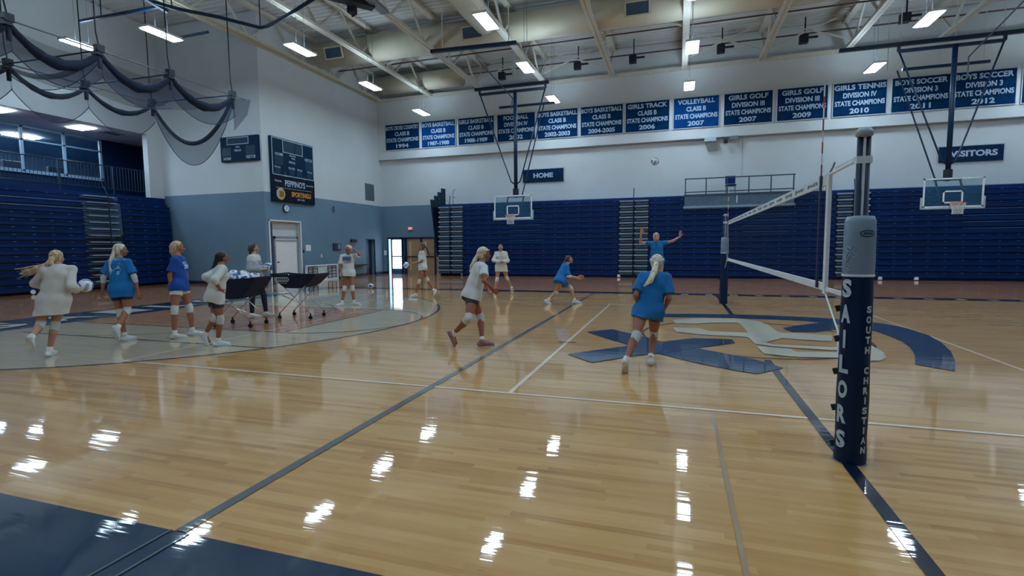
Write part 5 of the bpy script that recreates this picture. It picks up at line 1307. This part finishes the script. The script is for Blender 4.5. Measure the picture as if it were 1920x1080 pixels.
    if bob:
        Hh.limb(HD-hF*0.06, HD-hF*0.055-hU*0.12*k_, [(0,0.07*k_),(1,0.055*k_)], 0.03)
        Hh.ell(HD-hF*0.085-hU*0.075*k_, (0.05,0.05,0.05), AX, 0.02)
    if tail:
        n_ = len(tp)
        for i in range(n_-1):
            r0 = tail['r'][min(i, len(tail['r'])-1)]; r1 = tail['r'][min(i+1, len(tail['r'])-1)]
            Hh.limb(tp[i], tp[i+1], [(0,r0),(1,r1)], 0.015)
        if tail.get('wisps'):
            rg = random.Random(3)
            for _ in range(tail['wisps']):
                i = rg.randrange(1, n_-1); o_ = np.array([rg.uniform(-1,1), rg.uniform(-1,1), rg.uniform(-1,1)])*0.035
                Hh.limb(tp[i]+o_*0.4, tp[-1]+o_*2.2, [(0,0.014),(1,0.004)], 0.008)
    hr_o = Hh.mesh('hair', HAIR[hair], t, 1)
    if tail:
        m = MB(); d_ = nrm(tp[1]-tp[0]); m.tube([tp[0]-d_*0.012, tp[0]+d_*0.014], tail['r'][0]+0.006, 14); m.build('hair_tie', C_NAVY if hair != 'dark' else C_SOLE, t)
    if extra and 'headband' in extra:
        m = MB(); pts = []
        for q in range(25):
            a = 2*math.pi*q/24; pts.append(HD+hU*(0.045+0.02*math.cos(a))*k_+hR*math.sin(a)*0.084*k_+hF*(math.cos(a)*0.099-0.008)*k_)
        m.tube(pts, 0.011, 8); m.build('headband', M_BAND if extra['headband'] == 'tan' else C_WHITE, t, smooth=True)
    # ---------------------------------------------------------------- top
    tp_ = dict(mat=C_WHITE, hem=0.13, loose=0.016, sleeve=0.62, flare=0.02, long=False, sleeve_mat=None); tp_.update(top or {})
    e = tp_['loose']
    Tp = Field(np.array([P, N_]+[Sh[s] for s in 'RL']+[am[s][0] for s in 'RL']+[am[s][1] for s in 'RL']).min(0)-0.24, np.array([P, N_]+[Sh[s] for s in 'RL']+[am[s][0] for s in 'RL']+[am[s][1] for s in 'RL']).max(0)+0.24, h)
    hemp = P-U*tp_['hem']*k_
    Tp.limb(C2+U*0.02, C1, [(0,0.131*k_+e),(1,0.136*k_+e*1.2)], 0.05, flat=F2, sq=1.36)
    Tp.limb(C1, hemp-U*0.1, [(0,0.128*k_+e*1.2),(0.5,0.140*k_+e+tp_['flare']*0.6),(1,0.146*k_+e+tp_['flare'])], 0.05, flat=F, sq=1.18)
    Tp.limb(Hp['R']-U*0.02, Hp['L']-U*0.02, [(0,0.106*k_+e*0.8)], 0.05)
    for sd in 'RL':
        Kq = lg[sd][0]; fq = min(0.9, (tp_['hem']+0.06)/TH); Tp.limb(Hp[sd], Hp[sd]+(Kq-Hp[sd])*fq, [(0,0.096*k_+e*0.6),(1,0.092*k_+e*0.8)], 0.05)
    Tp.limb(C2+R2*0.06*k_, C2-R2*0.06*k_, [(0,0.088*k_+e)], 0.05, flat=F2, sq=1.05)
    Tp.limb(Sh['R'], N_-U*0.025*k_, [(0,0.050*k_+e*0.3),(1,0.056*k_)], 0.04); Tp.limb(Sh['L'], N_-U*0.025*k_, [(0,0.050*k_+e*0.3),(1,0.056*k_)], 0.04)
    for s_ in (-1, 1):
        Tp.ell(C2-U*0.035+F2*0.078*k_+R2*s_*0.058*k_, (0.056*k_,0.054*k_,0.058*k_), None, 0.04)
        Tp.ell(P-U*0.05-F*0.05*k_+RS*s_*0.055*k_, (0.088*k_,)*3, None, 0.05)
    Tp.halfspace(hemp, -U)
    Slv = None
    for sd in 'RL':
        E_, W = am[sd]; Tp.ell(Sh[sd], (0.052*k_+e*0.2,)*3, None, 0.04)
        if tp_['long']:
            tgt = Tp
            if tp_['sleeve_mat']:
                Slv = Slv or Field(Tp.lo+3*h, np.array([a[-1] for a in Tp.ax])-3*h, h); tgt = Slv
            Tp.limb(Sh[sd], E_, [(0,0.050*k_+e*0.4),(1,0.046*k_+e*0.8)], 0.03) if tgt is Tp else (Tp.limb(Sh[sd], Sh[sd]+(E_-Sh[sd])*0.35, [(0,0.056*k_+e*0.8)], 0.035, cut1=True), tgt.limb(Sh[sd]+(E_-Sh[sd])*0.3, E_, [(0,0.054*k_+e*0.8),(1,0.052*k_+e)], 0.02, cut0=True))
            fr_ = tp_.get('pushed', {}).get(sd, 0.95)
            tgt.limb(E_, E_+(W-E_)*fr_, [(0,0.046*k_+e*0.8),(0.5,0.044*k_+e*0.9),(0.85,0.038*k_+e*0.8),(1,0.030*k_+e*0.3)], 0.03, cut1=True)
        else:
            q = Sh[sd]+(E_-Sh[sd])*tp_['sleeve']; Tp.limb(Sh[sd], q, [(0,0.050*k_+e*0.3),(1,0.056*k_+e)], 0.03, cut1=True)
    Tp.ell(N_+U*0.035+F2*0.012, (0.062*k_,0.062*k_,0.035*k_), None, 0.008, 's')
    Tp.ripple(0.0075, 24, 1.0+G[0])
    top_o = Tp.mesh(tp_.get('name', 'shirt'), tp_['mat'], t, 2)
    if Slv is not None: Slv.ripple(0.006, 30, G[0]); tag(Slv.mesh('sleeves', tp_['sleeve_mat'], t, 2), tp_.get('sleeve_label'))
    # ---------------------------------------------------------------- shorts or leggings
    Bt = Field(np.array([P, lg['R'][0], lg['L'][0], lg['R'][1], lg['L'][1]]).min(0)-0.2, np.array([P, lg['R'][0], lg['L'][0], lg['R'][1], lg['L'][1]]).max(0)+0.2, h)
    ee = 0.007 if bottom != 'loose' else 0.012
    Bt.limb(Hp['R']+U*0.02, Hp['L']+U*0.02, [(0,0.092*k_+ee),(0.5,0.1*k_+ee),(1,0.092*k_+ee)], 0.03, flat=F, sq=1.04)
    Bt.limb(P+U*0.02, P+U*0.10, [(0,0.125*k_+ee),(1,0.118*k_)], 0.03, flat=F, sq=1.3, cut1=True)
    for s_ in (-1, 1): Bt.ell(P-U*0.045-F*0.045*k_+RS*s_*0.062*k_, (0.082*k_+ee,)*3, None, 0.04)
    for sd in 'RL':
        K, A, fd = lg[sd]; hb = Hp[sd]
        if bottom == 'leggings':
            Bt.limb(hb, K, [(0,0.092*k_),(0.35,0.084*k_),(1,0.060*k_)], 0.03); Bt.limb(K, A+(K-A)*0.08, [(0,0.058*k_),(0.28,0.060*k_),(1,0.044*k_)], 0.02, cut1=True)
        else:
            fr_ = (wear or {}).get('fr', {'shorts':0.30,'loose':0.36,'none':0.15}[bottom]); Bt.limb(hb, hb+(K-hb)*fr_, [(0,0.093*k_+ee),(0.6,0.089*k_+ee),(1,0.084*k_+ee*1.2)], 0.03, cut1=True)
    Bt.mesh('leggings' if bottom == 'leggings' else 'shorts', (wear or {}).get('bottom', C_NAVY), t, 2)
    # ---------------------------------------------------------------- kneepads, socks, shoes
    for sd in 'RL':
        K, A, fd = lg[sd]; hb = Hp[sd]
        if pads:
            a = K+nrm(hb-K)*0.075*k_; b = K+nrm(A-K)*0.085*k_
            Kf = Field(np.minimum(np.minimum(a,b),K)-0.1, np.maximum(np.maximum(a,b),K)+0.1, h)
            Kf.limb(a, K, [(0,0.061*k_),(1,0.061*k_)], 0.0, cut0=True); Kf.limb(K, b, [(0,0.061*k_),(1,0.058*k_)], 0.012, cut1=True); Kf.mesh('kneepad', C_PAD, t, 2)
        Sf = Field(A-0.2, A+0.2, h); Sf.limb(A+nrm(K-A)*0.075*k_, A-np.array([0,0,0.02])*1.0, [(0,0.042*k_),(1,0.040*k_)], 0.0, cut0=True); Sf.mesh('sock', C_SOCK, t, 1)
        # shoe: sole plate plus upper, oriented by foot direction
        fr_ = nrm(np.cross(fd, [0,0,1])); fu = np.cross(fr_, fd)
        anchor = A-fu*0.040*k_; heel = anchor-fd*0.045*k_; toe = anchor+fd*0.165*k_
        Sh_ = Field(np.minimum(heel,toe)-0.13, np.maximum(heel,toe)+0.13, h*0.85)
        Sh_.limb(heel, anchor+fd*0.05*k_, [(0,0.038*k_),(1,0.043*k_)], 0.02); Sh_.limb(anchor+fd*0.04*k_, toe-fu*0.010*k_, [(0,0.044*k_),(0.6,0.042*k_),(1,0.030*k_)], 0.02)
        Sh_.limb(heel+fd*0.02*k_, A+fu*0.012*k_, [(0,0.040*k_),(1,0.041*k_)], 0.02, cut1=True); Sh_.limb(A, anchor+fd*0.10*k_, [(0,0.038*k_),(1,0.034*k_)], 0.02, cut0=True)
        Sh_.halfspace(anchor-fu*0.032*k_, -fu); so = Sh_.mesh('shoe', shoe, t, 1)
        m = MB(); pts = []
        for q in range(20):
            a = 2*math.pi*q/20; cx_ = math.cos(a); sx_ = math.sin(a)
            L_ = 0.135 if cx_ > 0 else 0.108; wdt = 0.044 if cx_ > 0 else 0.036
            pts.append(anchor+fd*(0.065+L_*cx_)*k_+fr_*wdt*sx_*k_)
        lo_ = [p-fu*0.046*k_ for p in pts]; hi_ = [p-fu*0.026*k_ for p in pts]
        m.q(lo_[::-1]); m.q(hi_)
        for q in range(20): m.q([lo_[q], lo_[(q+1)%20], hi_[(q+1)%20], hi_[q]])
        so2 = m.build('sole', C_SHOE if shoe is C_SHOE else C_SOLE, so) if shoe is C_SHOE else m.build('sole', C_CLEAR if False else C_SHOE, so)
    if wear and 'elbow' in wear:
        for sd in 'RL':
            E_, W = am[sd]; a = E_+nrm(Sh[sd]-E_)*0.05; b = E_+nrm(W-E_)*0.10
            Kf = Field(np.minimum(np.minimum(a,b),E_)-0.1, np.maximum(np.maximum(a,b),E_)+0.1, h); Kf.limb(a, E_, [(0,0.046)], 0, cut0=True); Kf.limb(E_, b, [(0,0.045),(1,0.038)], 0.01, cut1=True); Kf.mesh('arm_sleeve', C_PAD, t, 1)
    return dict(t=t, P=P, N=N_, U=U, F=F, F2=F2, R=RS, R2=R2, C2=C2, HD=HD, top=top_o, arms=am, Dp=Dp, right=right, away=away)

def print_on(pr, txts, cen, nrmv, rt, mat_, shapes=(), name='print', size=1.0):
    """press a flat print onto the cloth by casting each vertex onto the shirt surface"""
    o = pr['top']; me = o.data
    bv = BVHTree.FromPolygons([v.co+pr['t'].location for v in me.vertices], [tuple(p.vertices) for p in me.polygons])
    m = MB(); nv = Vector(nrmv).normalized(); rt = Vector(rt).normalized(); up = rt.cross(nv)*-1.0
    up = nv.cross(rt)
    c = Vector(cen); mats = mat_ if isinstance(mat_, list) else [mat_]
    def add(pts, fs, mi):
        b = len(m.v)
        for x, y in pts:
            p = c+rt*x+up*y+nv*0.35; hit, n_, i_, d_ = bv.ray_cast(p, -nv)
            m.v.append(tuple((hit if hit else p-nv*0.22)+nv*0.004))
        for f in fs: m.f.append(tuple(b+k for k in f)); m.m.append(mi)
    for (tx_, x, y, hh, ww, mi) in txts:
        pts, fs = text_mesh(tx_, hh, ww, 0.04); add([(p[0]+x, p[1]+y) for p in pts], fs, mi)
    for (x0, x1, y0, y1, mi) in shapes:
        n = 6; pts = [(x0+(x1-x0)*i/n, y0+(y1-y0)*j/n) for j in range(n+1) for i in range(n+1)]
        fs = [(j*(n+1)+i, j*(n+1)+i+1, (j+1)*(n+1)+i+1, (j+1)*(n+1)+i) for j in range(n) for i in range(n)]; add(pts, fs, mi)
    return m.build(name, mats, pr['t'])

# ================================================================== volleyballs
VB = [mat('ball_white', (226,230,234), 0.5, var=0.02), mat('ball_blue', (40,96,160), 0.5, var=0.04), mat('ball_grey', (140,150,162), 0.5, var=0.04)]
def ball_mesh():
    m = MB(); n = 12; R_ = 0.105
    for ax in range(3):
        for sg in (-1, 1):
            for i in range(n):
                for j in range(n):
                    P4 = []
                    for a, b in ((i,j),(i+1,j),(i+1,j+1),(i,j+1)):
                        u = math.tan((a/n*2-1)*math.pi/4); v = math.tan((b/n*2-1)*math.pi/4); q = [0,0,0]; q[ax] = sg; q[(ax+1)%3] = u; q[(ax+2)%3] = v*sg
                        seam = 1.0-(0.022 if (b % 4 == 0 or a in (0, n)) else 0.0)
                        P4.append(tuple(Vector(q).normalized()*R_*seam))
                    s_ = j//4; mi = 0 if s_ != 1 else (1 if ax != 1 else 2)
                    if ax == 0 and s_ == 2: mi = 1
                    m.q(P4, mi)
    me = bpy.data.meshes.new('volleyball'); me.from_pydata(m.v, [], m.f)
    for q in VB: me.materials.append(q)
    me.polygons.foreach_set('material_index', m.m); me.polygons.foreach_set('use_smooth', [True]*len(m.f)); me.update()
    bm = bmesh.new(); bm.from_mesh(me); bmesh.ops.remove_doubles(bm, verts=bm.verts, dist=1e-4); bmesh.ops.recalc_face_normals(bm, faces=bm.faces); bm.to_mesh(me); bm.free()
    return me
BALL = ball_mesh()
def ball(loc, lab, rot=(0,0,0), group=None, sc=1.0):
    o = bpy.data.objects.new('volleyball', BALL); COL.objects.link(o); o.location = [float(x) for x in loc]; o.rotation_euler = rot; o.scale = (sc,)*3
    return tag(o, lab, 'ball', group)

# ================================================================== the twelve people
def PXG(p): return tuple(floor_pt(*p)[:2])
NEAR = 0.0065; MID = 0.0075; FAR = 0.009
# 1 white sweatshirt, running away with a ball under her arm
r1 = person('blonde player in oversized white sweatshirt running away, ball under her arm', (-9.55,5.75), 1.68, (101,566), (110,499), (106.5,483), 12,
  {'R': dict(a=(92,659), g=True, k=(102,614), yaw=25), 'L': dict(a=(57,634), d=-0.45, k=(74,612), yaw=10, pitch=-60)},
  {'R': dict(w=(146,545), e=(133,541), d=0.22, free=True, hand=((0.35,0.9,0.1),(-0.1,-0.3,1.0)), curl=0.5), 'L': dict(w=(80,537), e=(65,534), d=0.22, free=True)},
  hface=35, top=dict(mat=C_OFF, hem=0.36, loose=0.026, long=True, flare=0.035, name='sweatshirt'), hair='blonde', h=NEAR, skin=SKIN_F, lean=0.02,
  tail=dict(pts=[(105,490,-0.10),(93,496,-0.14),(72,506,-0.16),(52,511,-0.16),(38,513,-0.16)], r=[0.030,0.05,0.055,0.045,0.012], wisps=9))
ball(r1['arms']['R'][1]+r1['right']*0.10+r1['away']*0.02+np.array([0,0,0.075]), 'volleyball under the arm of the running player in white sweatshirt', (0.4,0.3,1.2), 'volleyballs')
# 2 bright blue tee number 14
r2 = person('player in bright blue number tee and white arm sleeves walking away, head turned right', (-9.35,6.85), 1.70, (228,556), (223.5,486), (226,469), 35,
  {'R': dict(a=(219.5,616), d=-0.28, k=(240,598), yaw=40, pitch=-65), 'L': dict(a=(234,631), g=True, k=(226,598), yaw=65)},
  {'R': dict(w=(261,551), e=(253,525), d=0.05), 'L': dict(w=(191,550), e=(193,525), d=-0.02)},
  hface=85, top=dict(mat=C_BLUE, hem=0.185, loose=0.022, sleeve=0.75, flare=0.015), hair='light', h=NEAR, wear={'elbow': 1, 'fr': 0.5},
  tail=dict(pts=[(214,476,-0.08),(209,490,-0.13),(210,508,-0.16),(213,524,-0.15)], r=[0.026,0.042,0.038,0.015]))
print_on(r2, [('14', 0.0, -0.02, 0.20, 0.20, 0), ('SAILORS', 0.02, 0.15, 0.04, 0.22, 0)], r2['C2'], -r2['F2'], r2['R2'], mat('pale_blue_print', (120,176,220), 0.8), name='number_print')
# 3 royal blue tee standing
r3 = person('player in royal blue tee standing with arms down, facing right', (-8.95,7.35), 1.74, (336,546), (333.5,481), (333,464), 110,
  {'R': dict(a=(327,627), g=True, k=(323.5,594), yaw=105), 'L': dict(a=(361,621), g=True, k=(359,591), yaw=100)},
  {'R': dict(w=(322,544), e=(316,519), d=-0.16), 'L': dict(w=(350,545), e=(350,518), d=0.16)},
  hface=88, top=dict(mat=C_ROYAL, hem=0.125, loose=0.020, sleeve=0.75, flare=0.02), hair='blonde', h=NEAR, bottom='loose', wear={'bottom': C_WHITE, 'fr': 0.42}, bob=True)
print_on(r3, [('SOUTH', 0.0, 0.035, 0.045, 0.18, 0)], r3['C2']+r3['U']*0.0, r3['F2'], -r3['R2'], mat('pale_print', (150,190,230), 0.8), shapes=[(-0.085,0.095,-0.075,0.005,0)], name='chest_print')
# 4 white tee, black ponytail
r4 = person('player in long white tee with black ponytail jogging right before the left ball cart', (-7.75,6.85), 1.64, (402,560), (413.5,499), (416.5,483.5), 78,
  {'R': dict(a=(408.5,641), g=True, k=(413.5,605), yaw=95), 'L': dict(a=(384,627), d=0.05, k=(404,607), yaw=85, pitch=-62)},
  {'R': dict(w=(413,543), e=(400,532), d=-0.12), 'L': dict(w=(399,531), e=(386,520), d=0.12, free=True)},
  hface=75, top=dict(mat=C_WHITE, hem=0.14, loose=0.018, long=True, flare=0.03, pushed={'R':0.3,'L':0.6}), hair='dark', h=NEAR, skin=SKIN_D, wear={'fr': 0.52}, lean=0.02,
  tail=dict(pts=[(408,491,-0.03),(402,499,-0.05),(396,510,-0.06),(391,519,-0.06)], r=[0.028,0.030,0.026,0.010]))
# 5 coach behind the carts
r5 = person('adult in white and grey sweatshirt and navy leggings between the carts, holding a ball', (-9.15,9.75), 1.76, (480,528), (476,478.5), (476,466), 112,
  {'R': dict(a=(472.5,590), g=True, k=(471.5,560), yaw=100), 'L': dict(a=(499,587), g=True, k=(496,557), yaw=95)},
  {'R': dict(w=(491,506), e=(466,507), d=-0.22, hand=((0.9,0.1,0.1),(0,-0.2,1)), curl=0.6), 'L': dict(w=(497,507), e=(489,507), d=0.12, hand=((0.9,-0.1,0.1),(0,0.2,1)), curl=0.6)},
  hface=82, hpitch=12, top=dict(mat=C_OFF, hem=0.13, loose=0.028, long=True, flare=0.02, name='sweatshirt', sleeve_mat=C_GREY, sleeve_label='grey sleeves'), bottom='leggings', pads=False, hair='brown', h=MID, skin=SKIN_F, bob=True)
ball((r5['arms']['R'][1]+r5['arms']['L'][1])/2+r5['right']*0.10+np.array([0,0,0.07]), 'volleyball held in front of the adult between the carts', (0.9,0.2,0.5), 'volleyballs')
print_on(r5, [('SAILORS', 0.0, 0.0, 0.06, 0.22, 0)], r5['C2'], r5['F2'], -r5['R2'], mat('blue_print', (60,110,160), 0.8), shapes=[(-0.09,0.09,-0.07,-0.045,0)], name='chest_print')
# 6 white tee, hand at head
r6 = person('player in white printed tee walking, one hand raised to her head', (-8.35,12.0), 1.72, (652,519), (652.5,477), (653.5,467.5), 190,
  {'R': dict(a=(641,568), g=True, k=(646,546), yaw=235), 'L': dict(a=(664,567), g=True, k=(661,547), yaw=120)},
  {'R': dict(w=(640,520), e=(636,501), d=-0.18), 'L': dict(w=(664,468.5), e=(675,483), d=-0.05, free=True, hand=((-0.7,0.1,0.7),(-0.6,0,-0.3)), curl=0.4)},
  hface=215, top=dict(mat=C_WHITE, hem=0.12, loose=0.022, sleeve=0.8, flare=0.01), hair='light', h=MID, skin=SKIN)
print_on(r6, [], r6['C2']-r6['U']*0.01, r6['F2'], -r6['R2'], [mat('slate_blue_print', (70,104,140), 0.8), mat('red_print', (190,110,110), 0.8)], shapes=[(-0.13,0.11,-0.02,0.10,0),(-0.05,0.10,-0.06,-0.035,1),(-0.08,0.06,-0.09,-0.07,1)], name='chest_print')
# 7 white tee holding ball, facing left
r7 = person('player in white tee striding left before the entrance doors, holding out a ball', (-7.9,15.4), 1.66, (793,509), (791,471), (790.5,462), 262,
  {'L': dict(a=(779,553), g=True, k=(785,534), yaw=265), 'R': dict(a=(814,545), d=0.1, k=(803,532), yaw=265, pitch=-62)},
  {'L': dict(w=(778,494), e=(792,492), d=-0.12, hand=((-0.95,-0.1,-0.1),(0.1,0.3,0.9)), curl=0.45), 'R': dict(w=(777,493), e=(789,490), d=0.12, hand=((-0.95,0.1,-0.1),(0.1,-0.3,0.9)), curl=0.45)},
  hface=268, top=dict(mat=C_WHITE, hem=0.15, loose=0.022, sleeve=0.8, flare=0.01), hair='brown', h=FAR, skin=SKIN,
  tail=dict(pts=[(796,458,0.0),(800,465,0.0),(803,473,0.0),(805,480,0.0)], r=[0.028,0.034,0.03,0.012]))
ball(at_depth((762,497), r7['Dp']), 'volleyball held out by the player in front of the entrance doors', (0.2,1.0,0.4), 'volleyballs')
# 8 white tee, crouched running, blonde with headband
r8 = person('player in white tee and navy shorts leaning forward at mid-stride, tan headband', (-3.35,7.95), 1.76, (884,555), (900,494), (908,480.5), 72,
  {'L': dict(a=(904,640), g=True, k=(903,606), yaw=88), 'R': dict(a=(849,627), d=-0.12, k=(872,606), yaw=80, pitch=-68)},
  {'R': dict(w=(925,543), e=(909,529), d=-0.16), 'L': dict(w=(915,543), e=(905,524), d=0.2)},
  hface=78, top=dict(mat=C_WHITE, hem=0.08, loose=0.020, sleeve=0.68, flare=0.03), hair='light', h=NEAR, skin=SKIN_D, wear={'fr': 0.42}, shoe=C_SHOER, extra={'headband': 'tan'}, lean=0.03,
  tail=dict(pts=[(896,482,-0.02),(890,489,-0.03),(885,499,-0.03),(881,509,-0.02)], r=[0.026,0.036,0.032,0.012]))
# 9 white long sleeve, far
r9 = person('player in white long sleeve top jogging towards the viewer before the bleachers', (-5.95,17.2), 1.68, (939.5,508), (939,471.5), (938.5,464), 178,
  {'R': dict(a=(928,546.5), g=True, k=(932,530), yaw=190), 'L': dict(a=(960,540), d=0.25, k=(945,529), yaw=170, pitch=-55)},
  {'R': dict(w=(937,491), e=(924,489), d=-0.22, free=True, hand=((0.8,-0.3,0.2),(0,0.3,-1))), 'L': dict(w=(942,492), e=(953,490), d=-0.2, free=True, hand=((-0.8,-0.3,0.2),(0,0.3,-1)))},
  top=dict(mat=C_OFF, hem=0.21, loose=0.020, long=True, flare=0.01), hair='brown', h=FAR, skin=SKIN_F)
# 10 blue crouching
r10 = person('player in loose blue tee crouching ready with forearms out, facing right', (-2.95,13.9), 1.70, (1050.5,524), (1062,496), (1067,486.5), 80,
  {'L': dict(a=(1078,564), g=True, k=(1074,546), yaw=95), 'R': dict(a=(1027,563.5), d=-0.1, k=(1041,551), yaw=80, pitch=-38)},
  {'R': dict(w=(1081,521.5), e=(1060,519), d=-0.12), 'L': dict(w=(1081,520), e=(1064,517), d=0.16)},
  hface=82, hpitch=18, top=dict(mat=C_BLUE, hem=0.13, loose=0.032, sleeve=0.9, flare=0.03), hair='brown', h=MID, skin=SKIN_F, bottom='none', wear={'elbow': 1, 'bottom': C_BLUE}, lean=0.05,
  tail=dict(pts=[(1060,489,0.0),(1057,493,0.0),(1055,498,0.0)], r=[0.026,0.028,0.012]))
m = MB(); c = at_depth((1089.5,521.5), r10['Dp']+0.02); m.lathe([(0.0001,-0.095)]+[(0.095*math.cos(a*math.pi/16), 0.095*math.sin(a*math.pi/16)) for a in range(-7,8)]+[(0.0001,0.095)], tuple(c), 20)
tag(m.build('basketball', mat('orange_ball', (150,84,56), 0.6, var=0.35, scale=6), smooth=True), 'small orange and black ball at the hands of the crouching player', 'ball')
# 11 jumping, arms raised
r11 = person('player in blue tee leaping with both arms raised, half hidden behind the nearest player', (-0.95,14.6), 1.72, (1232,487), (1231.5,452.5), (1230.5,444), 178,
  {'R': dict(a=(1226,533), d=0.1, k=(1228,510), yaw=185, pitch=-45), 'L': dict(a=(1238,532), d=0.25, k=(1238,509), yaw=175, pitch=-45)},
  {'R': dict(w=(1202,438), e=(1199.5,453), d=0.05, free=True, hand=((0.15,0,0.98),(0,-1,0)), curl=0.2), 'L': dict(w=(1281,441), e=(1265,453), d=0.05, free=True, hand=((0.1,0,0.98),(0,-1,0)), curl=0.2)},
  hpitch=22, top=dict(mat=C_BLUE, hem=0.10, loose=0.016, sleeve=0.45, flare=0.0), hair='light', h=MID, skin=SKIN_F)
# 12 nearest, blue tee from behind
r12 = person('nearest player in bright blue tee running away with blonde ponytail', (-0.72,7.1), 1.72, (1216,581), (1228.5,512), (1232,493), 8,
  {'R': dict(a=(1220,673), g=True, k=(1224,637), yaw=5), 'L': dict(a=(1172,678), d=-0.45, k=(1198,645), yaw=-5, pitch=-52)},
  {'R': dict(w=(1246,579), e=(1253,553), d=0.10), 'L': dict(w=(1199,577), e=(1193,552), d=0.14)},
  hface=5, top=dict(mat=C_BLUE, hem=0.13, loose=0.026, sleeve=0.8, flare=0.012), hair='light', h=NEAR, skin=SKIN, extra={'headband': 'white'}, lean=0.02,
  tail=dict(pts=[(1229,497,-0.12),(1226,512,-0.24),(1219,526,-0.29),(1208,536,-0.30)], r=[0.030,0.042,0.036,0.013]))

# free balls
ball(at_depth((1228,303), 14.0), 'blue and white volleyball in the air in front of the white wall', (0.6,0.4,0.3), 'volleyballs')
p = floor_pt(695.5, 541.5); ball((p[0], p[1], 0.105), 'white volleyball lying alone on the floor near the entrance', (0.2,0.5,2.0), 'volleyballs')

# ================================================================== ball carts
M_CART = mat('cart_navy_canvas', (8,16,44), 0.8, var=0.1, scale=6, bump=0.2)
def cart(cx, cy, yaw, lab, which, deep=0.3):
    """canvas trough on crossed folding legs with eight casters"""
    t = thing('ball_cart', (cx, cy, 0), lab, 'ball cart')
    c, s_ = math.cos(yaw), math.sin(yaw)
    W = lambda x, y, z: (cx+x*c-y*s_, cy+x*s_+y*c, z)
    L, D_, zt = 0.56, 0.36, 1.02; zb = zt-deep
    m = MB(); n = 10
    top = []
    def sect(u):          # trough bottom is a low curve, ends rise to the rim
        x = -L+2*L*u; d = zb+(zt-zb)*max(0, (abs(2*u-1)-0.35)/0.65)**1.3; return x, d
    for i in range(n):
        x0, z0 = sect(i/n); x1, z1 = sect((i+1)/n); w0, w1 = D_*0.85, D_*0.85
        rim = lambda x: zt+0.035*(x/L)**2
        for sg in (-1, 1):
            m.q([W(x0,sg*D_,rim(x0)), W(x1,sg*D_,rim(x1)), W(x1,sg*w1,z1), W(x0,sg*w0,z0)]); m.q([W(x0,sg*(D_-0.02),rim(x0)), W(x0,sg*(w0-0.02),z0+0.012), W(x1,sg*(w1-0.02),z1+0.012), W(x1,sg*(D_-0.02),rim(x1))])
        m.q([W(x0,-w0,z0), W(x0,w0,z0), W(x1,w1,z1), W(x1,-w1,z1)])
    for sg in (-1, 1): m.q([W(sg*L,-D_,zt+0.035),W(sg*L,D_,zt+0.035),W(sg*L,D_*0.85,zt-0.0),W(sg*L,-D_*0.85,zt-0.0)])
    m.build('canvas_trough', M_CART, t, smooth=False)
    m = MB(); y_ = -D_*0.90
    yy = lambda z: -(D_*0.85+(D_-D_*0.85)*(z-zb)/(zt-zb))-0.006
    P4 = [W(-0.44,yy(0.98),0.98),W(-0.10,yy(0.98),0.98),W(-0.07,yy(0.93),0.93),W(-0.11,yy(0.87),0.87),W(-0.42,yy(0.87),0.87),W(-0.45,yy(0.92),0.92)]
    m.q(P4, 0); m.q([W(-0.40,yy(0.845),0.845),W(-0.14,yy(0.845),0.845),W(-0.14,yy(0.832),0.832),W(-0.40,yy(0.832),0.832)], 0)
    for k in range(6): x = -0.37+k*0.048; m.q([W(x,yy(0.95)-0.004,0.95),W(x+0.026,yy(0.95)-0.004,0.95),W(x+0.026,yy(0.90)-0.004,0.90),W(x,yy(0.90)-0.004,0.90)], 1)
    tag(m.build('cart_emblem', [mat('cart_emblem_grey', (176,186,198), 0.6), M_CART], t), 'pale oval emblem')
    for sg in (-1, 1):
        yv = sg*D_*0.8
        for a, b in (((-L*0.95,zt-0.0),(L*0.7,0.13)),((L*0.95,zt),(-L*0.7,0.13))):
            m = MB(); m.tube([W(a[0],yv,a[1]), W(b[0],yv,b[1])], 0.011, 8); m.build('leg_bar', M_CHROME, t, smooth=True)
        for x in (L*0.7, -L*0.7):
            m = MB(); m.tube([W(x,yv-0.015,0.045), W(x,yv+0.015,0.045)], 0.045, 14); m.bar(W(x,yv,0.05), W(x,yv,0.14), 0.025); m.build('caster', M_BLACK, t)
    m = MB()
    for x in (-0.3, 0.3): m.tube([W(x,-D_*0.8,0.55), W(-x*0.2,D_*0.8,0.2)], 0.009, 6)
    m.build('cross_tube', M_CHROME, t)
    return W
W1 = cart(-8.85, 8.55, math.radians(12), 'left navy canvas ball cart heaped with volleyballs on crossed chrome legs', 0, 0.42)
rg = random.Random(5); i = 0
for lx, ly, lz in ((-0.36,-0.2,1.02),(-0.15,-0.22,1.03),(0.07,-0.22,1.03),(0.29,-0.2,1.01),(-0.36,0.03,1.04),(-0.13,0.02,1.09),(0.09,0.02,1.08),(0.31,0.03,1.03),(-0.25,0.24,1.02),(0.0,0.24,1.04),(0.24,0.24,1.01),(-0.30,-0.12,0.83),(-0.08,-0.12,0.82),(0.14,-0.12,0.82),(-0.25,0.12,0.83),(0.0,0.12,0.82),(0.22,0.12,0.83)):
    ball(W1(lx,ly,lz), 'volleyball heaped in the left ball cart', (rg.uniform(0,3),rg.uniform(0,3),rg.uniform(0,3)), 'volleyballs in the left ball cart'); i += 1
W2 = cart(-8.45, 9.95, math.radians(8), 'right navy canvas ball cart, nearly empty, before the white doorway', 1)
for lx, ly, lz in ((0.30,-0.05,0.92),(0.12,0.12,0.86),(-0.10,-0.03,0.80)):
    ball(W2(lx,ly,lz), 'volleyball low in the right ball cart', (rg.uniform(0,3),rg.uniform(0,3),rg.uniform(0,3)), 'volleyballs in the right ball cart')
